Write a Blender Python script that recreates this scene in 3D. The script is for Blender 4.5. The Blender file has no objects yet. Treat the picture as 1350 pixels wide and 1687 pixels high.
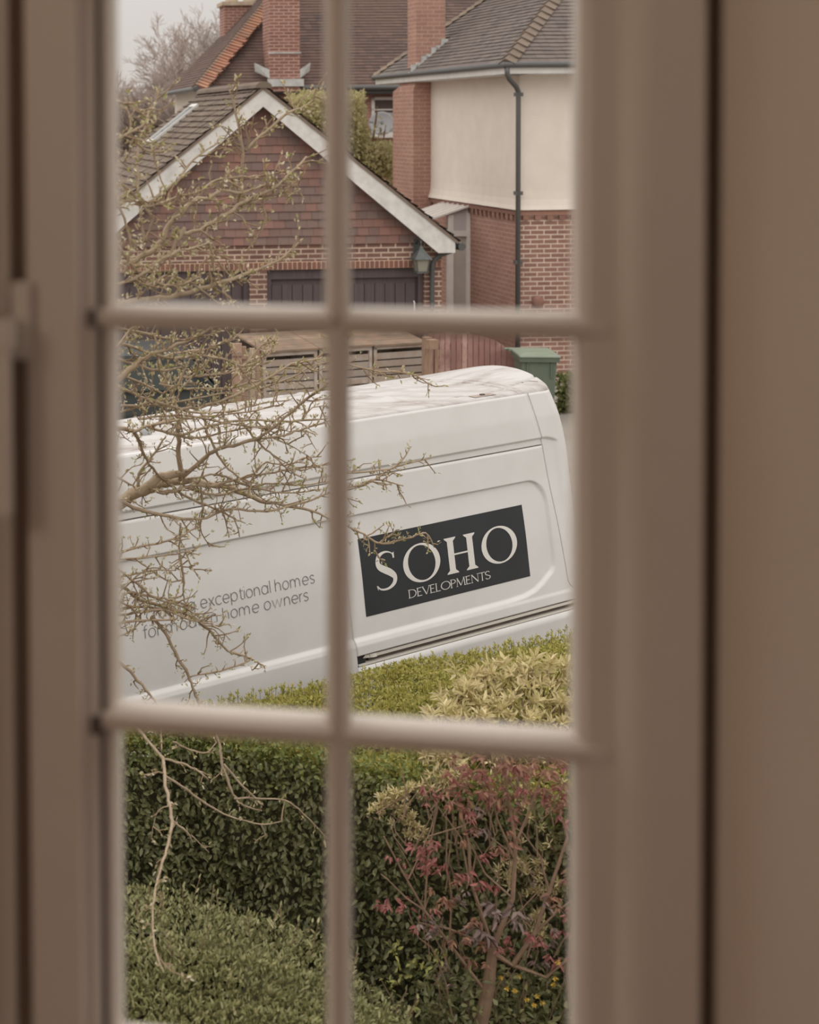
import bpy, bmesh, math, random
import numpy as np
from mathutils import Vector, Matrix
random.seed(7); RNG = np.random.default_rng(11)
SC = bpy.context.scene
COL = SC.collection

# ------------------------------------------------------------------ camera model (a shifted lens, as on a view camera)
FPX, XC, HOR = 2600.0, 100.0, 200.0
PITCH, ROLL = math.radians(2.1), 0.008
SHX = (675.0 - XC) / 1350.0
SHY = (FPX * math.tan(PITCH) - (843.5 - HOR)) / 1350.0
EYE = Vector((0, 0, 4.2))
_f = Vector((0, math.cos(PITCH), -math.sin(PITCH)))
_u = Vector((0, math.sin(PITCH), math.cos(PITCH)))
_r = Vector((1, 0, 0))
CR = math.cos(ROLL) * _r - math.sin(ROLL) * _u
CU = math.cos(ROLL) * _u + math.sin(ROLL) * _r

def ray(px, py):
    x = float(px - XC) / FPX
    y = float(843.5 - py) / FPX + SHY * 1350.0 / FPX
    return _f + x * CR + y * CU
def at(px, py, Y):
    r = ray(px, py); return EYE + r * float(Y / r.y)
def atz(px, py, Z):
    r = ray(px, py); return EYE + r * ((Z - EYE.z) / r.z)
def onp(px, py, P0, n):
    r = ray(px, py); return EYE + r * ((P0 - EYE).dot(n) / r.dot(n))

cam_d = bpy.data.cameras.new('camera'); cam = bpy.data.objects.new('camera', cam_d); COL.objects.link(cam)
cam_d.sensor_fit = 'HORIZONTAL'; cam_d.sensor_width = 36.0; cam_d.lens = FPX / 1350.0 * 36.0
cam_d.shift_x = SHX; cam_d.shift_y = SHY
cam_d.clip_start = 0.05; cam_d.clip_end = 400
cam.matrix_world = Matrix(((CR.x, CU.x, -_f.x, EYE.x), (CR.y, CU.y, -_f.y, EYE.y), (CR.z, CU.z, -_f.z, EYE.z), (0, 0, 0, 1)))
cam_d.dof.use_dof = True; cam_d.dof.focus_distance = 9.0; cam_d.dof.aperture_fstop = 4.9
SC.camera = cam

# ------------------------------------------------------------------ materials
def srgb(r, g, b):
    f = lambda c: (c / 255.0 / 12.92) if c <= 10 else (((c / 255.0) + 0.055) / 1.055) ** 2.4
    return (f(r), f(g), f(b), 1.0)
MATS = {}
def newmat(name):
    m = bpy.data.materials.new(name); m.use_nodes = True
    nt = m.node_tree; nt.nodes.clear()
    out = nt.nodes.new('ShaderNodeOutputMaterial'); b = nt.nodes.new('ShaderNodeBsdfPrincipled')
    nt.links.new(b.outputs[0], out.inputs[0]); MATS[name] = m
    return m, nt, b
def N(nt, kind, **kw):
    n = nt.nodes.new(kind)
    for k, v in kw.items():
        if k in n.inputs: n.inputs[k].default_value = v
        else: setattr(n, k, v)
    return n
def mixc(nt, fac, a, b, mode='MIX'):
    m = nt.nodes.new('ShaderNodeMix'); m.data_type = 'RGBA'; m.blend_type = mode
    for s, v in ((0, fac), (6, a), (7, b)):
        if hasattr(v, 'links') or hasattr(v, 'is_linked'): nt.links.new(v, m.inputs[s])
        else: m.inputs[s].default_value = v
    return m.outputs[2]
def ramp(nt, fac, stops):
    r = nt.nodes.new('ShaderNodeValToRGB'); nt.links.new(fac, r.inputs[0])
    el = r.color_ramp.elements
    while len(el) < len(stops): el.new(0.5)
    for e, (p, c) in zip(el, stops): e.position = p; e.color = c
    return r.outputs[0]
def objco(nt): return nt.nodes.new('ShaderNodeTexCoord').outputs['Object']
def noise(nt, scale, detail=4, co=None, rough=0.6):
    n = nt.nodes.new('ShaderNodeTexNoise'); n.inputs['Scale'].default_value = scale; n.inputs['Detail'].default_value = detail
    n.inputs['Roughness'].default_value = rough
    nt.links.new(co if co is not None else objco(nt), n.inputs['Vector']); return n.outputs['Fac']
def bump(nt, b, h, strength=0.3, dist=0.01):
    n = nt.nodes.new('ShaderNodeBump'); n.inputs['Strength'].default_value = strength; n.inputs['Distance'].default_value = dist
    nt.links.new(h, n.inputs['Height']); nt.links.new(n.outputs[0], b.inputs['Normal'])
def plain(name, col, rough=0.5, col2=None, scale=8.0, metal=0.0, bmp=0.0, spec=0.5, stretch=None):
    m, nt, b = newmat(name)
    b.inputs['Roughness'].default_value = rough; b.inputs['Metallic'].default_value = metal
    b.inputs['Specular IOR Level'].default_value = spec
    if col2 is None and not bmp: b.inputs['Base Color'].default_value = col; return m
    co = objco(nt)
    if stretch:
        mp = nt.nodes.new('ShaderNodeMapping'); mp.inputs['Scale'].default_value = stretch
        nt.links.new(co, mp.inputs['Vector']); co = mp.outputs[0]
    nz = noise(nt, scale, 5, co)
    nt.links.new(ramp(nt, nz, [(0.3, col), (0.72, col2 or col)]), b.inputs['Base Color'])
    if bmp: bump(nt, b, nz, bmp, 0.01)
    return m
def island(name, cols, rough=0.6, transl=0.0, big=None, spec=0.3):
    """colour picked per loose piece (leaf, tile, slat) from a list"""
    m, nt, b = newmat(name)
    g = nt.nodes.new('ShaderNodeNewGeometry')
    n = len(cols); st = [(i / max(1, n - 1), c) for i, c in enumerate(cols)]
    c = ramp(nt, g.outputs['Random Per Island'], st)
    if big:
        nz = noise(nt, big[0], 4)
        c = mixc(nt, ramp(nt, nz, [(0.42, (0, 0, 0, 1)), (0.62, (1, 1, 1, 1))]), c, big[1])
    nt.links.new(c, b.inputs['Base Color'])
    b.inputs['Roughness'].default_value = rough; b.inputs['Specular IOR Level'].default_value = spec
    if transl:
        t = nt.nodes.new('ShaderNodeBsdfTranslucent'); nt.links.new(c, t.inputs[0])
        mx = nt.nodes.new('ShaderNodeMixShader'); mx.inputs[0].default_value = transl
        nt.links.new(b.outputs[0], mx.inputs[1]); nt.links.new(t.outputs[0], mx.inputs[2])
        nt.links.new(mx.outputs[0], nt.nodes['Material Output'].inputs[0])
    return m
def brickmat(name, c1, c2, mortar, msize=0.012, offset=0.5, dark=None):
    m, nt, b = newmat(name)
    uv = nt.nodes.new('ShaderNodeUVMap'); uv.uv_map = 'UVMap'
    t = nt.nodes.new('ShaderNodeTexBrick'); nt.links.new(uv.outputs[0], t.inputs['Vector'])
    t.offset = offset; t.inputs['Scale'].default_value = 1.0; t.inputs['Brick Width'].default_value = 0.225
    t.inputs['Row Height'].default_value = 0.075; t.inputs['Mortar Size'].default_value = msize; t.inputs['Mortar Smooth'].default_value = 0.25
    t.inputs['Bias'].default_value = -0.1
    t.inputs['Color1'].default_value = c1; t.inputs['Color2'].default_value = c2; t.inputs['Mortar'].default_value = mortar
    c = t.outputs['Color']
    nz = noise(nt, 2.2, 5)
    c = mixc(nt, ramp(nt, nz, [(0.35, (0, 0, 0, 1)), (0.75, (0.55, 0.55, 0.55, 1))]), c, dark or c2)
    nz2 = noise(nt, 40, 3)
    c = mixc(nt, 0.25, c, ramp(nt, nz2, [(0.3, (0.25, 0.25, 0.25, 1)), (0.7, (1, 1, 1, 1))]), 'MULTIPLY')
    nt.links.new(c, b.inputs['Base Color']); b.inputs['Roughness'].default_value = 0.9; b.inputs['Specular IOR Level'].default_value = 0.2
    bump(nt, b, t.outputs['Fac'], -0.4, 0.01)
    return m

# ------------------------------------------------------------------ mesh builder
class MB:
    def __init__(s): s.v = []; s.f = []; s.uv = []; s.mi = []; s.cur = 0
    def vert(s, p): s.v.append((p[0], p[1], p[2])); return len(s.v) - 1
    def face(s, pts, uv=None):
        i = [s.vert(p) for p in pts]; s.f.append(i); s.uv.append(uv or [(0, 0)] * len(pts)); s.mi.append(s.cur)
    def quad(s, a, b, c, d, uv=None): s.face([a, b, c, d], uv)
    def wall(s, a, b, z0, z1, u0=0.0):
        """vertical wall between ground points a,b with metre UVs"""
        L = math.hypot(b[0] - a[0], b[1] - a[1])
        s.face([(a[0], a[1], z0), (b[0], b[1], z0), (b[0], b[1], z1), (a[0], a[1], z1)], [(u0, z0), (u0 + L, z0), (u0 + L, z1), (u0, z1)])
    def prism(s, poly, ext):
        """closed prism: polygon (list of points) pushed along ext; shared vertices; metre-less uv"""
        n = len(poly); base = len(s.v); e = Vector(ext)
        for p in poly: s.vert(p)
        for p in poly: s.vert(Vector(p) + e)
        def add(ix): s.f.append(ix); s.uv.append([(0, 0)] * len(ix)); s.mi.append(s.cur)
        add([base + i for i in reversed(range(n))]); add([base + n + i for i in range(n)])
        for i in range(n):
            j = (i + 1) % n; add([base + i, base + j, base + n + j, base + n + i])
    def box(s, o, x, y, z):
        """box from corner o along three edge vectors"""
        o, x, y, z = Vector(o), Vector(x), Vector(y), Vector(z)
        s.prism([o, o + x, o + x + y, o + y], z)
    def boxc(s, c, sx, sy, sz, ax=(1, 0, 0), ay=(0, 1, 0), az=(0, 0, 1)):
        ax, ay, az = Vector(ax) * sx, Vector(ay) * sy, Vector(az) * sz
        s.box(Vector(c) - ax / 2 - ay / 2 - az / 2, ax, ay, az)
    def brickbox(s, o, x, y, z0, z1, top=True):
        """upright box with brick UVs; o corner (ground), x and y edge vectors"""
        o, x, y = Vector(o), Vector(x), Vector(y)
        P = [o, o + x, o + x + y, o + y]; u = 0
        for i in range(4):
            a, b = P[i], P[(i + 1) % 4]; s.wall(a, b, z0, z1, u); u += (b - a).length
        if top: s.face([(p.x, p.y, z1) for p in P], [(0, 0), (.2, 0), (.2, .06), (0, .06)])
    def tube(s, pts, rad, n=6, cap=True):
        pts = [Vector(p) for p in pts]
        if not isinstance(rad, (list, tuple)): rad = [rad] * len(pts)
        base = len(s.v); prev = None
        for i, p in enumerate(pts):
            d = (pts[min(i + 1, len(pts) - 1)] - pts[max(i - 1, 0)])
            if d.length < 1e-9: d = Vector((0, 0, 1))
            d.normalize()
            if prev is None:
                a = d.cross(Vector((0, 0, 1)) if abs(d.z) < 0.9 else Vector((1, 0, 0))).normalized()
            else:
                a = (prev - d * prev.dot(d))
                a = a.normalized() if a.length > 1e-6 else d.orthogonal().normalized()
            prev = a; b = d.cross(a)
            for k in range(n):
                t = 2 * math.pi * k / n; s.vert(p + (a * math.cos(t) + b * math.sin(t)) * rad[i])
        def add(ix): s.f.append(ix); s.uv.append([(0, 0)] * len(ix)); s.mi.append(s.cur)
        for i in range(len(pts) - 1):
            for k in range(n):
                q = base + i * n; add([q + k, q + (k + 1) % n, q + n + (k + 1) % n, q + n + k])
        if cap:
            add([base + k for k in reversed(range(n))]); q = base + (len(pts) - 1) * n; add([q + k for k in range(n)])
    def grid(s, P, uv=None):
        """P[i][j] points -> smooth sheet"""
        base = len(s.v); R, Cc = len(P), len(P[0])
        for row in P:
            for p in row: s.vert(p)
        for i in range(R - 1):
            for j in range(Cc - 1):
                q = base + i * Cc + j
                s.f.append([q, q + 1, q + Cc + 1, q + Cc]); s.uv.append([(0, 0)] * 4); s.mi.append(s.cur)
    def build(s, name, mats, parent=None, smooth=False, bevel=0.0, recalc=True):
        me = bpy.data.meshes.new(name); me.from_pydata(s.v, [], s.f)
        uvl = me.uv_layers.new(name='UVMap')
        flat = [c for u in s.uv for p in u for c in p]; uvl.data.foreach_set('uv', flat)
        mats = mats if isinstance(mats, (list, tuple)) else [mats]
        for m in mats: me.materials.append(m)
        if len(mats) > 1: me.polygons.foreach_set('material_index', s.mi)
        if recalc:
            bm = bmesh.new(); bm.from_mesh(me); bmesh.ops.recalc_face_normals(bm, faces=bm.faces); bm.to_mesh(me); bm.free()
        if smooth: me.polygons.foreach_set('use_smooth', [True] * len(me.polygons))
        return link(name, me, parent, bevel)
def link(name, me, parent=None, bevel=0.0):
    o = bpy.data.objects.new(name, me); COL.objects.link(o)
    if parent is not None:
        o.parent = parent
        if parent.type == 'EMPTY': o.matrix_parent_inverse = Matrix.Translation(-parent.location)
    if bevel:
        b = o.modifiers.new('bevel', 'BEVEL'); b.width = bevel; b.segments = 2; b.limit_method = 'ANGLE'
    return o
def thing(name, label, cat, loc, group=None):
    o = bpy.data.objects.new(name, None); o.empty_display_size = 0.1; COL.objects.link(o)
    o.location = loc; o['label'] = label; o['category'] = cat
    if group: o['group'] = group
    return o
def tag(o, label, cat, group=None):
    o['label'] = label; o['category'] = cat
    if group: o['group'] = group
    return o
def struct(o, label=None, cat=None):
    o['kind'] = 'structure'
    if label: o['label'] = label
    if cat: o['category'] = cat
    return o

# fast leaf meshes ---------------------------------------------------
def leafmesh(P, D, Nn, L, Wd, fold=0.25, droop=0.0):
    """arrays: base points, directions, normals, lengths, widths -> verts, quads (6 verts, 2 quads per leaf)"""
    D = D / np.linalg.norm(D, axis=1, keepdims=True)
    S = np.cross(D, Nn); S /= (np.linalg.norm(S, axis=1, keepdims=True) + 1e-9)
    Nn = np.cross(S, D); L = L[:, None]; Wd = Wd[:, None]
    b = P; t = P + D * L - Nn * L * droop
    m1 = P + D * L * 0.38; l1 = m1 - S * Wd * .5 + Nn * Wd * fold; r1 = m1 + S * Wd * .5 + Nn * Wd * fold
    m2 = P + D * L * 0.75 - Nn * L * droop * .5; l2 = m2 - S * Wd * .33 + Nn * Wd * fold * .6; r2 = m2 + S * Wd * .33 + Nn * Wd * fold * .6
    V = np.stack([b, l1, l2, t, r2, r1], 1)
    n = len(P); q = np.arange(n)[:, None] * 6
    F = np.concatenate([q + np.array([[0, 1, 2, 3]]), q + np.array([[0, 3, 4, 5]])], 0)
    return V.reshape(-1, 3), F
def npobj(name, V, F, mat, parent=None):
    me = bpy.data.meshes.new(name); n = len(F); k = F.shape[1]
    me.vertices.add(len(V)); me.vertices.foreach_set('co', V.astype(np.float32).ravel())
    me.loops.add(n * k); me.loops.foreach_set('vertex_index', F.astype(np.int32).ravel())
    me.polygons.add(n); me.polygons.foreach_set('loop_start', np.arange(0, n * k, k, dtype=np.int32))
    me.polygons.foreach_set('loop_total', np.full(n, k, dtype=np.int32))
    me.update(calc_edges=True); me.materials.append(mat)
    return link(name, me, parent)
def rnd_unit(n):
    v = RNG.normal(size=(n, 3)); return v / np.linalg.norm(v, axis=1, keepdims=True)
FILL, SKY, ZEN, EXPO = 14.5, 1.2, 2.5, 0.0
# ------------------------------------------------------------------ colours of the place
M_brick = brickmat('brick_red', srgb(164, 126, 112), srgb(144, 109, 98), srgb(220, 200, 183), 0.0115, dark=srgb(136, 105, 96))
M_brick2 = brickmat('brick_orange', srgb(184, 144, 128), srgb(170, 131, 117), srgb(204, 174, 159), 0.008, dark=srgb(166, 126, 113))
M_brickg = brickmat('brick_garage', srgb(146, 110, 98), srgb(124, 95, 87), srgb(218, 196, 176), 0.012, dark=srgb(104, 78, 70))
M_brickc = brickmat('brick_chimney', srgb(158, 116, 104), srgb(140, 101, 91), srgb(202, 172, 158), 0.013, dark=srgb(136, 92, 83))
M_render = plain('cream_render', srgb(228, 218, 207), 0.95, srgb(220, 209, 197), 3.0, bmp=0.25)
M_white = plain('white_paint', srgb(232, 228, 224), 0.55, srgb(216, 212, 206), 5.0)
M_whiteb = plain('weathered_white_board', srgb(228, 224, 220), 0.6, srgb(198, 196, 190), 6.0)
M_black = plain('black_plastic', srgb(92, 90, 89), 0.45)
M_gutter = plain('dark_gutter', srgb(86, 86, 85), 0.5)
M_tile_g = island('garage_roof_tile', [srgb(118, 102, 92), srgb(106, 92, 84), srgb(126, 110, 100), srgb(96, 84, 78)], 0.95, big=(2.0, srgb(118, 106, 92)))
M_tile_h = island('house_roof_tile', [srgb(112, 102, 98), srgb(100, 92, 90), srgb(122, 112, 106), srgb(106, 96, 92)], 0.9, big=(1.2, srgb(116, 106, 100)))
M_tile_b = island('far_roof_tile', [srgb(104, 88, 82), srgb(94, 82, 78), srgb(116, 96, 88), srgb(98, 84, 80)], 0.95, big=(0.8, srgb(112, 92, 84)))
M_hip = island('hip_tile', [srgb(128, 114, 102), srgb(116, 104, 94), srgb(136, 120, 104)], 0.9)
M_hip_o = island('orange_hip_tile', [srgb(176, 132, 108), srgb(160, 112, 94), srgb(180, 142, 116), srgb(146, 112, 98)], 0.9)
M_hang = island('hung_clay_tile', [srgb(132, 107, 99), srgb(140, 109, 100), srgb(120, 101, 96), srgb(134, 112, 104), srgb(127, 109, 103), srgb(150, 113, 102), srgb(127, 103, 96)], 0.85)
M_lead = plain('lead', srgb(206, 206, 202), 0.6, srgb(170, 172, 170), 6.0)
M_gdoor = plain('garage_door_paint', srgb(98, 84, 84), 0.6, srgb(84, 72, 73), 2.0, stretch=(12, 12, 0.6))
M_dark = plain('dark_opening', srgb(30, 27, 26), 0.9)
M_glassd = plain('dark_glass', srgb(70, 70, 72), 0.15)
M_panel = plain('grey_panel', srgb(196, 186, 176), 0.5, srgb(172, 164, 156), 2.0)
M_pots = plain('buff_pot', srgb(196, 180, 158), 0.9, srgb(170, 150, 130), 8.0)

AB = math.radians(5.2)
UB = Vector((math.cos(AB), math.sin(AB), 0)); VB = Vector((-math.sin(AB), math.cos(AB), 0)); ZZ = Vector((0, 0, 1))
class Frame:
    def __init__(s, o, u, v): s.o = Vector((o[0], o[1], 0)); s.u = u; s.v = v
    def __call__(s, u, v, z): return s.o + s.u * u + s.v * v + ZZ * z

def tiled_slope(mb, F3, L0, L1, length, gauge=0.1, wid=0.165, tw=0.012, jit=0.004, clip=None):
    """courses of lapped tiles. F3(a,b,h): a along eave, b up the slope, h off the surface.  Rows span a in clip(b)->(a0,a1)."""
    n = int(length / gauge)
    for i in range(n):
        b0, b1 = i * gauge, (i + 1) * gauge + 0.03
        a0, a1 = (L0, L1) if clip is None else clip(b0 + gauge * .5)
        if a1 - a0 < 0.05: continue
        a = a0 - (wid * .5 if i % 2 else 0)
        while a < a1:
            x0, x1 = max(a, a0), min(a + wid - 0.003, a1); a += wid
            if x1 - x0 < 0.02: continue
            j = random.uniform(-jit, jit); k = random.uniform(-jit, jit)
            p = [F3(x0, b0 + k, tw + .012 + j), F3(x1, b0 - k, tw + .012 + j * .6), F3(x1, b1, .004), F3(x0, b1, .004)]
            q = [F3(x0, b0 + k, .0), F3(x1, b0 - k, .0)]
            i0 = len(mb.v)
            for c in p + q: mb.vert(c)
            for ix in ([i0, i0 + 1, i0 + 2, i0 + 3], [i0 + 4, i0 + 5, i0 + 1, i0]):
                mb.f.append(ix); mb.uv.append([(0, 0)] * 4); mb.mi.append(0)

# ------------------------------------------------------------------ garage with hung-tile gable
G = Frame(at(640, 430, 23.85), UB, VB)
gt = thing('garage', 'brick double garage with red hung tiles in its white bargeboard gable', 'garage', G(-1.97, 0, 0))
UA, ZA, PT = -1.97, 4.70, math.tan(math.radians(38.3))
HWG = 2.80                       # half width to wall
GD = 4.6                         # depth
def slope_z(u): return ZA - abs(u - UA) * PT
mb = MB()                        # brick walls
ul, ur = UA - HWG, UA + HWG - .0
zt = 2.32
def gwall(u0, u1, z0, z1, v=0.0, uu=None): mb.wall(G(u0, v, 0), G(u1, v, 0), z0, z1, u0 if uu is None else uu)
DL = (-4.50, -2.13); DR = (-1.87, 0.566); DT = 1.94
gwall(ul, DL[0], 0, DT); gwall(DL[1], DR[0], 0, DT); gwall(DR[1], ur, 0, DT)
gwall(ul, ur, 2.055, zt + .03)
for (a, b) in (DL, DR):          # reveals
    mb.wall(G(a, 0, 0), G(a, .22, 0), 0, DT); mb.wall(G(b, .22, 0), G(b, 0, 0), 0, DT)
gwall(ul, ur, DT, 2.055, uu=0)
mb.wall(G(ur, 0, 0), G(ur, GD, 0), 0, zt + .1); mb.wall(G(ul, GD, 0), G(ul, 0, 0), 0, zt + .1); mb.wall(G(ur, GD, 0), G(ul, GD, 0), 0, zt)
mb.build('wall', M_brickg, gt, recalc=False)
mb = MB()                        # soldier course: rowlock bricks on edge
u = ul + .02
sold = MB()
while u < ur - .06:
    o = G(u, -.012, DT + .005); sold.box(o, UB * .057, VB * .05, ZZ * .105); u += .0745
mb.quad(G(ul, -.004, DT), G(ur, -.004, DT), G(ur, -.004, 2.06), G(ul, -.004, 2.06))
mortar = plain('pale_mortar', srgb(222, 196, 170), 0.95, srgb(204, 176, 152), 12.0)
lo = mb.build('lintel', mortar, gt)
sold.build('soldier_course', island('soldier_brick', [srgb(132, 94, 83), srgb(144, 102, 89), srgb(120, 88, 79)], 0.9), lo)
mb = MB()                        # gable backing
mb.prism([G(ul, .0, zt), G(ur, .0, zt), G(ur, 0, slope_z(ur) - .05), G(UA, .0, ZA - .06), G(ul, 0, slope_z(ul) - .05)], VB * .05)
mb.build('gable', M_dark, gt)
mb = MB()
tiled_slope(mb, lambda a, b, h: G(UA + a, -.004 - h * 1.2, zt + b), 0, 0, ZA - zt - .06, 0.125, 0.17, 0.012, 0.004,
            clip=lambda b: (-(ZA - .08 - zt - b) / PT, (ZA - .08 - zt - b) / PT) if (ZA - .08 - zt - b) / PT < HWG else (-HWG, HWG))
mb.build('hung_tiles', M_hang, gt, recalc=False)
for (a, b) in (DL, DR):
    d = MB(); d.box(G(a + .06, .13, 0), UB * (b - a - .12), VB * .05, ZZ * (DT - .14))
    n = 14; w = (b - a - .2) / n
    for k in range(n): d.box(G(a + .10 + k * w, .112, .06), UB * (w - .014), VB * .03, ZZ * (DT - .30))
    do = d.build('garage_door', M_gdoor, gt)
    fr = MB()
    fr.box(G(a, .07, DT - .15), UB * (b - a), VB * .1, ZZ * .15); fr.box(G(a, .07, 0), UB * .08, VB * .1, ZZ * (DT - .15)); fr.box(G(b - .08, .07, 0), UB * .08, VB * .1, ZZ * (DT - .15))
    fr.build('door_frame', M_gdoor, do)
    if b > 0:
        h = MB(); h.tube([G(b - .14, .09, 1.42), G(b - .14, .06, 1.40), G(b - .14, .06, 1.28), G(b - .14, .09, 1.26)], .011); h.build('door_handle', M_white, do)
OV = .24                         # verge overhang in front
HE = 2.93
def bargeboard(sgn):
    mb = MB(); e = HE; wv = .285
    p = [G(UA, -OV, ZA - .02), G(UA + sgn * e, -OV, ZA - .02 - e * PT), G(UA + sgn * e, -OV, ZA - .02 - e * PT - .19), G(UA + sgn * (e - .26), -OV, ZA - .02 - e * PT - .19), G(UA, -OV, ZA - .02 - wv)]
    if sgn < 0: p = p[::-1]
    mb.prism(p, VB * .03); mb.build('bargeboard', M_whiteb, gt)
bargeboard(1); bargeboard(-1)
s = MB()                         # soffit strip under the verge
for sg in (1, -1):
    s.prism([G(UA, -OV + .03, ZA - .08), G(UA + sg * HE, -OV + .03, ZA - .08 - HE * PT), G(UA + sg * HE, -OV + .03, ZA - .11 - HE * PT), G(UA, -OV + .03, ZA - .11)], VB * (OV - .03))
s.build('soffit', M_whiteb, gt)
cs, sn = math.cos(math.radians(38.3)), math.sin(math.radians(38.3))
SL = (HE + .06) / cs
for sg in (-1, 1):
    base = MB()
    q = [G(UA, -OV - .02, ZA + .0), G(UA + sg * (HE + .03), -OV - .02, ZA - (HE + .03) * PT), G(UA + sg * (HE + .03), GD + .1, ZA - (HE + .03) * PT), G(UA, GD + .1, ZA)]
    base.prism(q, (0, 0, -.05)); ro = base.build('roof', plain('tile_bedding%d' % sg, srgb(138, 122, 110), .95), gt)
    mb = MB()
    tiled_slope(mb, lambda a, b, h: G(UA + sg * (HE + .06 - b * cs) + sg * h * sn, a, ZA - (HE + .06 - b * cs) * PT + h * cs + .005), -OV - .05, GD + .12, SL, 0.14, 0.2, 0.018, 0.009)
    mb.build('roof_tiles', M_tile_g, ro, recalc=False)
mb = MB()
for k in range(11):              # ridge tiles
    v0 = -OV - .05 + k * .455; pts = []
    for t in range(7):
        a = math.pi * t / 6; pts.append(G(UA + math.cos(a) * .13, v0, ZA - .03 + math.sin(a) * .1))
    mb.prism(pts, VB * (.47 if k % 2 else .45))
mb.build('ridge_tiles', M_tile_g, gt)
# roof window on the left slope
def on_left_slope(px, py):
    nrm = (VB.cross(UB * cs + ZZ * sn)).normalized(); P0 = G(UA, 0, ZA + .08)
    q = onp(px, py, P0, nrm); r = q - G.o; return r.dot(UB), r.dot(VB), q.z
uA, vA, zA = on_left_slope(322, 171); uB, vB, zB = on_left_slope(252, 234)
rw = MB(); ax = (UB * (uB - uA) + ZZ * (zB - zA)); nr = (-UB * sn + ZZ * cs) * .09
v0 = (vA + vB) / 2; W = .62
o = G(uA, v0, zA) - nr
for (a, b, c, d) in ((0, 1, 0, .09), (0, 1, .91, 1), (0, .07, .09, .91), (.93, 1, .09, .91)):
    rw.box(o + ax * a + VB * W * c, ax * (b - a), VB * W * (d - c), nr)
rwo = rw.build('roof_window', plain('roof_window_frame', srgb(206, 204, 200), .4), gt)
g = MB(); g.box(o + ax * .07 + VB * W * .09 + nr * .6, ax * .86, VB * W * .82, nr * .1); g.build('pane', plain('roof_glass', srgb(120, 126, 132), .1), rwo)
# right-hand eave gutter and downpipe
gu = MB(); gu.tube([G(UA + HE + .10, -OV - .02, ZA - HE * PT - .12), G(UA + HE + .10, GD, ZA - HE * PT - .12)], .06, 8); gu.build('gutter', M_gutter, gt)
gu = MB(); gu.tube([G(UA - HE - .10, -OV - .02, ZA - HE * PT - .12), G(UA - HE - .10, GD, ZA - HE * PT - .12)], .06, 8); gu.build('gutter', M_gutter, gt)
dp = MB(); ux = .66
dp.tube([G(1.0, -.16, 2.36), G(.99, -.16, 2.28), G(.95, -.14, 2.20), G(.80, -.10, 2.14), G(ux + .06, -.07, 2.08), G(ux, -.07, 2.0), G(ux, -.07, 1.0), G(ux, -.07, 0)], .036, 8)
dpo = dp.build('downpipe', M_gutter, gt, smooth=True)
for z in (1.92, 1.0):
    b = MB(); b.boxc(G(ux, -.05, z), .1, .05, .03, UB, VB); b.build('pipe_clip', M_gutter, dpo)

# wall lantern hung by the garage door
M_lamp = plain('verdigris_metal', srgb(96, 100, 98), .6, srgb(74, 78, 78), 20)
LC = at(694, 436, G(.45, -.22, 0).y)
lt = thing('wall_lantern', 'grey metal coach lantern hanging by the right garage door', 'lantern', LC)
lu = (LC - G.o).dot(UB); lv = (LC - G.o).dot(VB); lz = LC.z
b = MB(); b.boxc(G(lu - .02, -.02, lz + .24), .07, .03, .26, UB, VB); b.build('mounting_plate', M_lamp, lt)
b = MB(); b.tube([G(lu - .02, -.03, lz + .30), G(lu - .01, -.10, lz + .37), G(lu, lv, lz + .36), G(lu, lv, lz + .28)], .013, 6)
b.tube([G(lu - .02, -.03, lz + .17), G(lu, -.09, lz + .22), G(lu, -.12, lz + .33)], .009, 6); b.build('bracket', M_lamp, lt, smooth=True)
b = MB()
for (r0, z0, r1, z1) in ((.125, .10, .03, .235), (.03, .235, .012, .29), (.135, .085, .125, .10)):
    P = [[G(lu + math.cos(t) * r0 * 1.4142, lv + math.sin(t) * r0 * 1.4142, lz + z0) for t in [math.pi / 4 + k * math.pi / 2 for k in range(4)]],
         [G(lu + math.cos(t) * r1 * 1.4142, lv + math.sin(t) * r1 * 1.4142, lz + z1) for t in [math.pi / 4 + k * math.pi / 2 for k in range(4)]]]
    for k in range(4): b.quad(P[0][k], P[0][(k + 1) % 4], P[1][(k + 1) % 4], P[1][k])
    b.face(P[0]); b.face(P[1])
b.build('lantern_roof', M_lamp, lt)
b = MB()
for k in range(4):
    t = math.pi / 4 + k * math.pi / 2
    b.tube([G(lu + math.cos(t) * .145, lv + math.sin(t) * .145, lz + .09), G(lu + math.cos(t) * .105, lv + math.sin(t) * .105, lz - .11)], .009, 5)
b.boxc(G(lu, lv, lz - .115), .17, .17, .02, UB, VB); b.build('lantern_cage', M_lamp, lt)
b = MB(); P = [[G(lu + math.cos(math.pi / 4 + k * math.pi / 2) * r, lv + math.sin(math.pi / 4 + k * math.pi / 2) * r, lz + z) for k in range(4)] for r, z in ((.135, .08), (.1, -.1))]
for k in range(4): b.quad(P[0][k], P[0][(k + 1) % 4], P[1][(k + 1) % 4], P[1][k])
b.build('lantern_glass', plain('frosted_glass', srgb(150, 146, 132), .3), lt)

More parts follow.
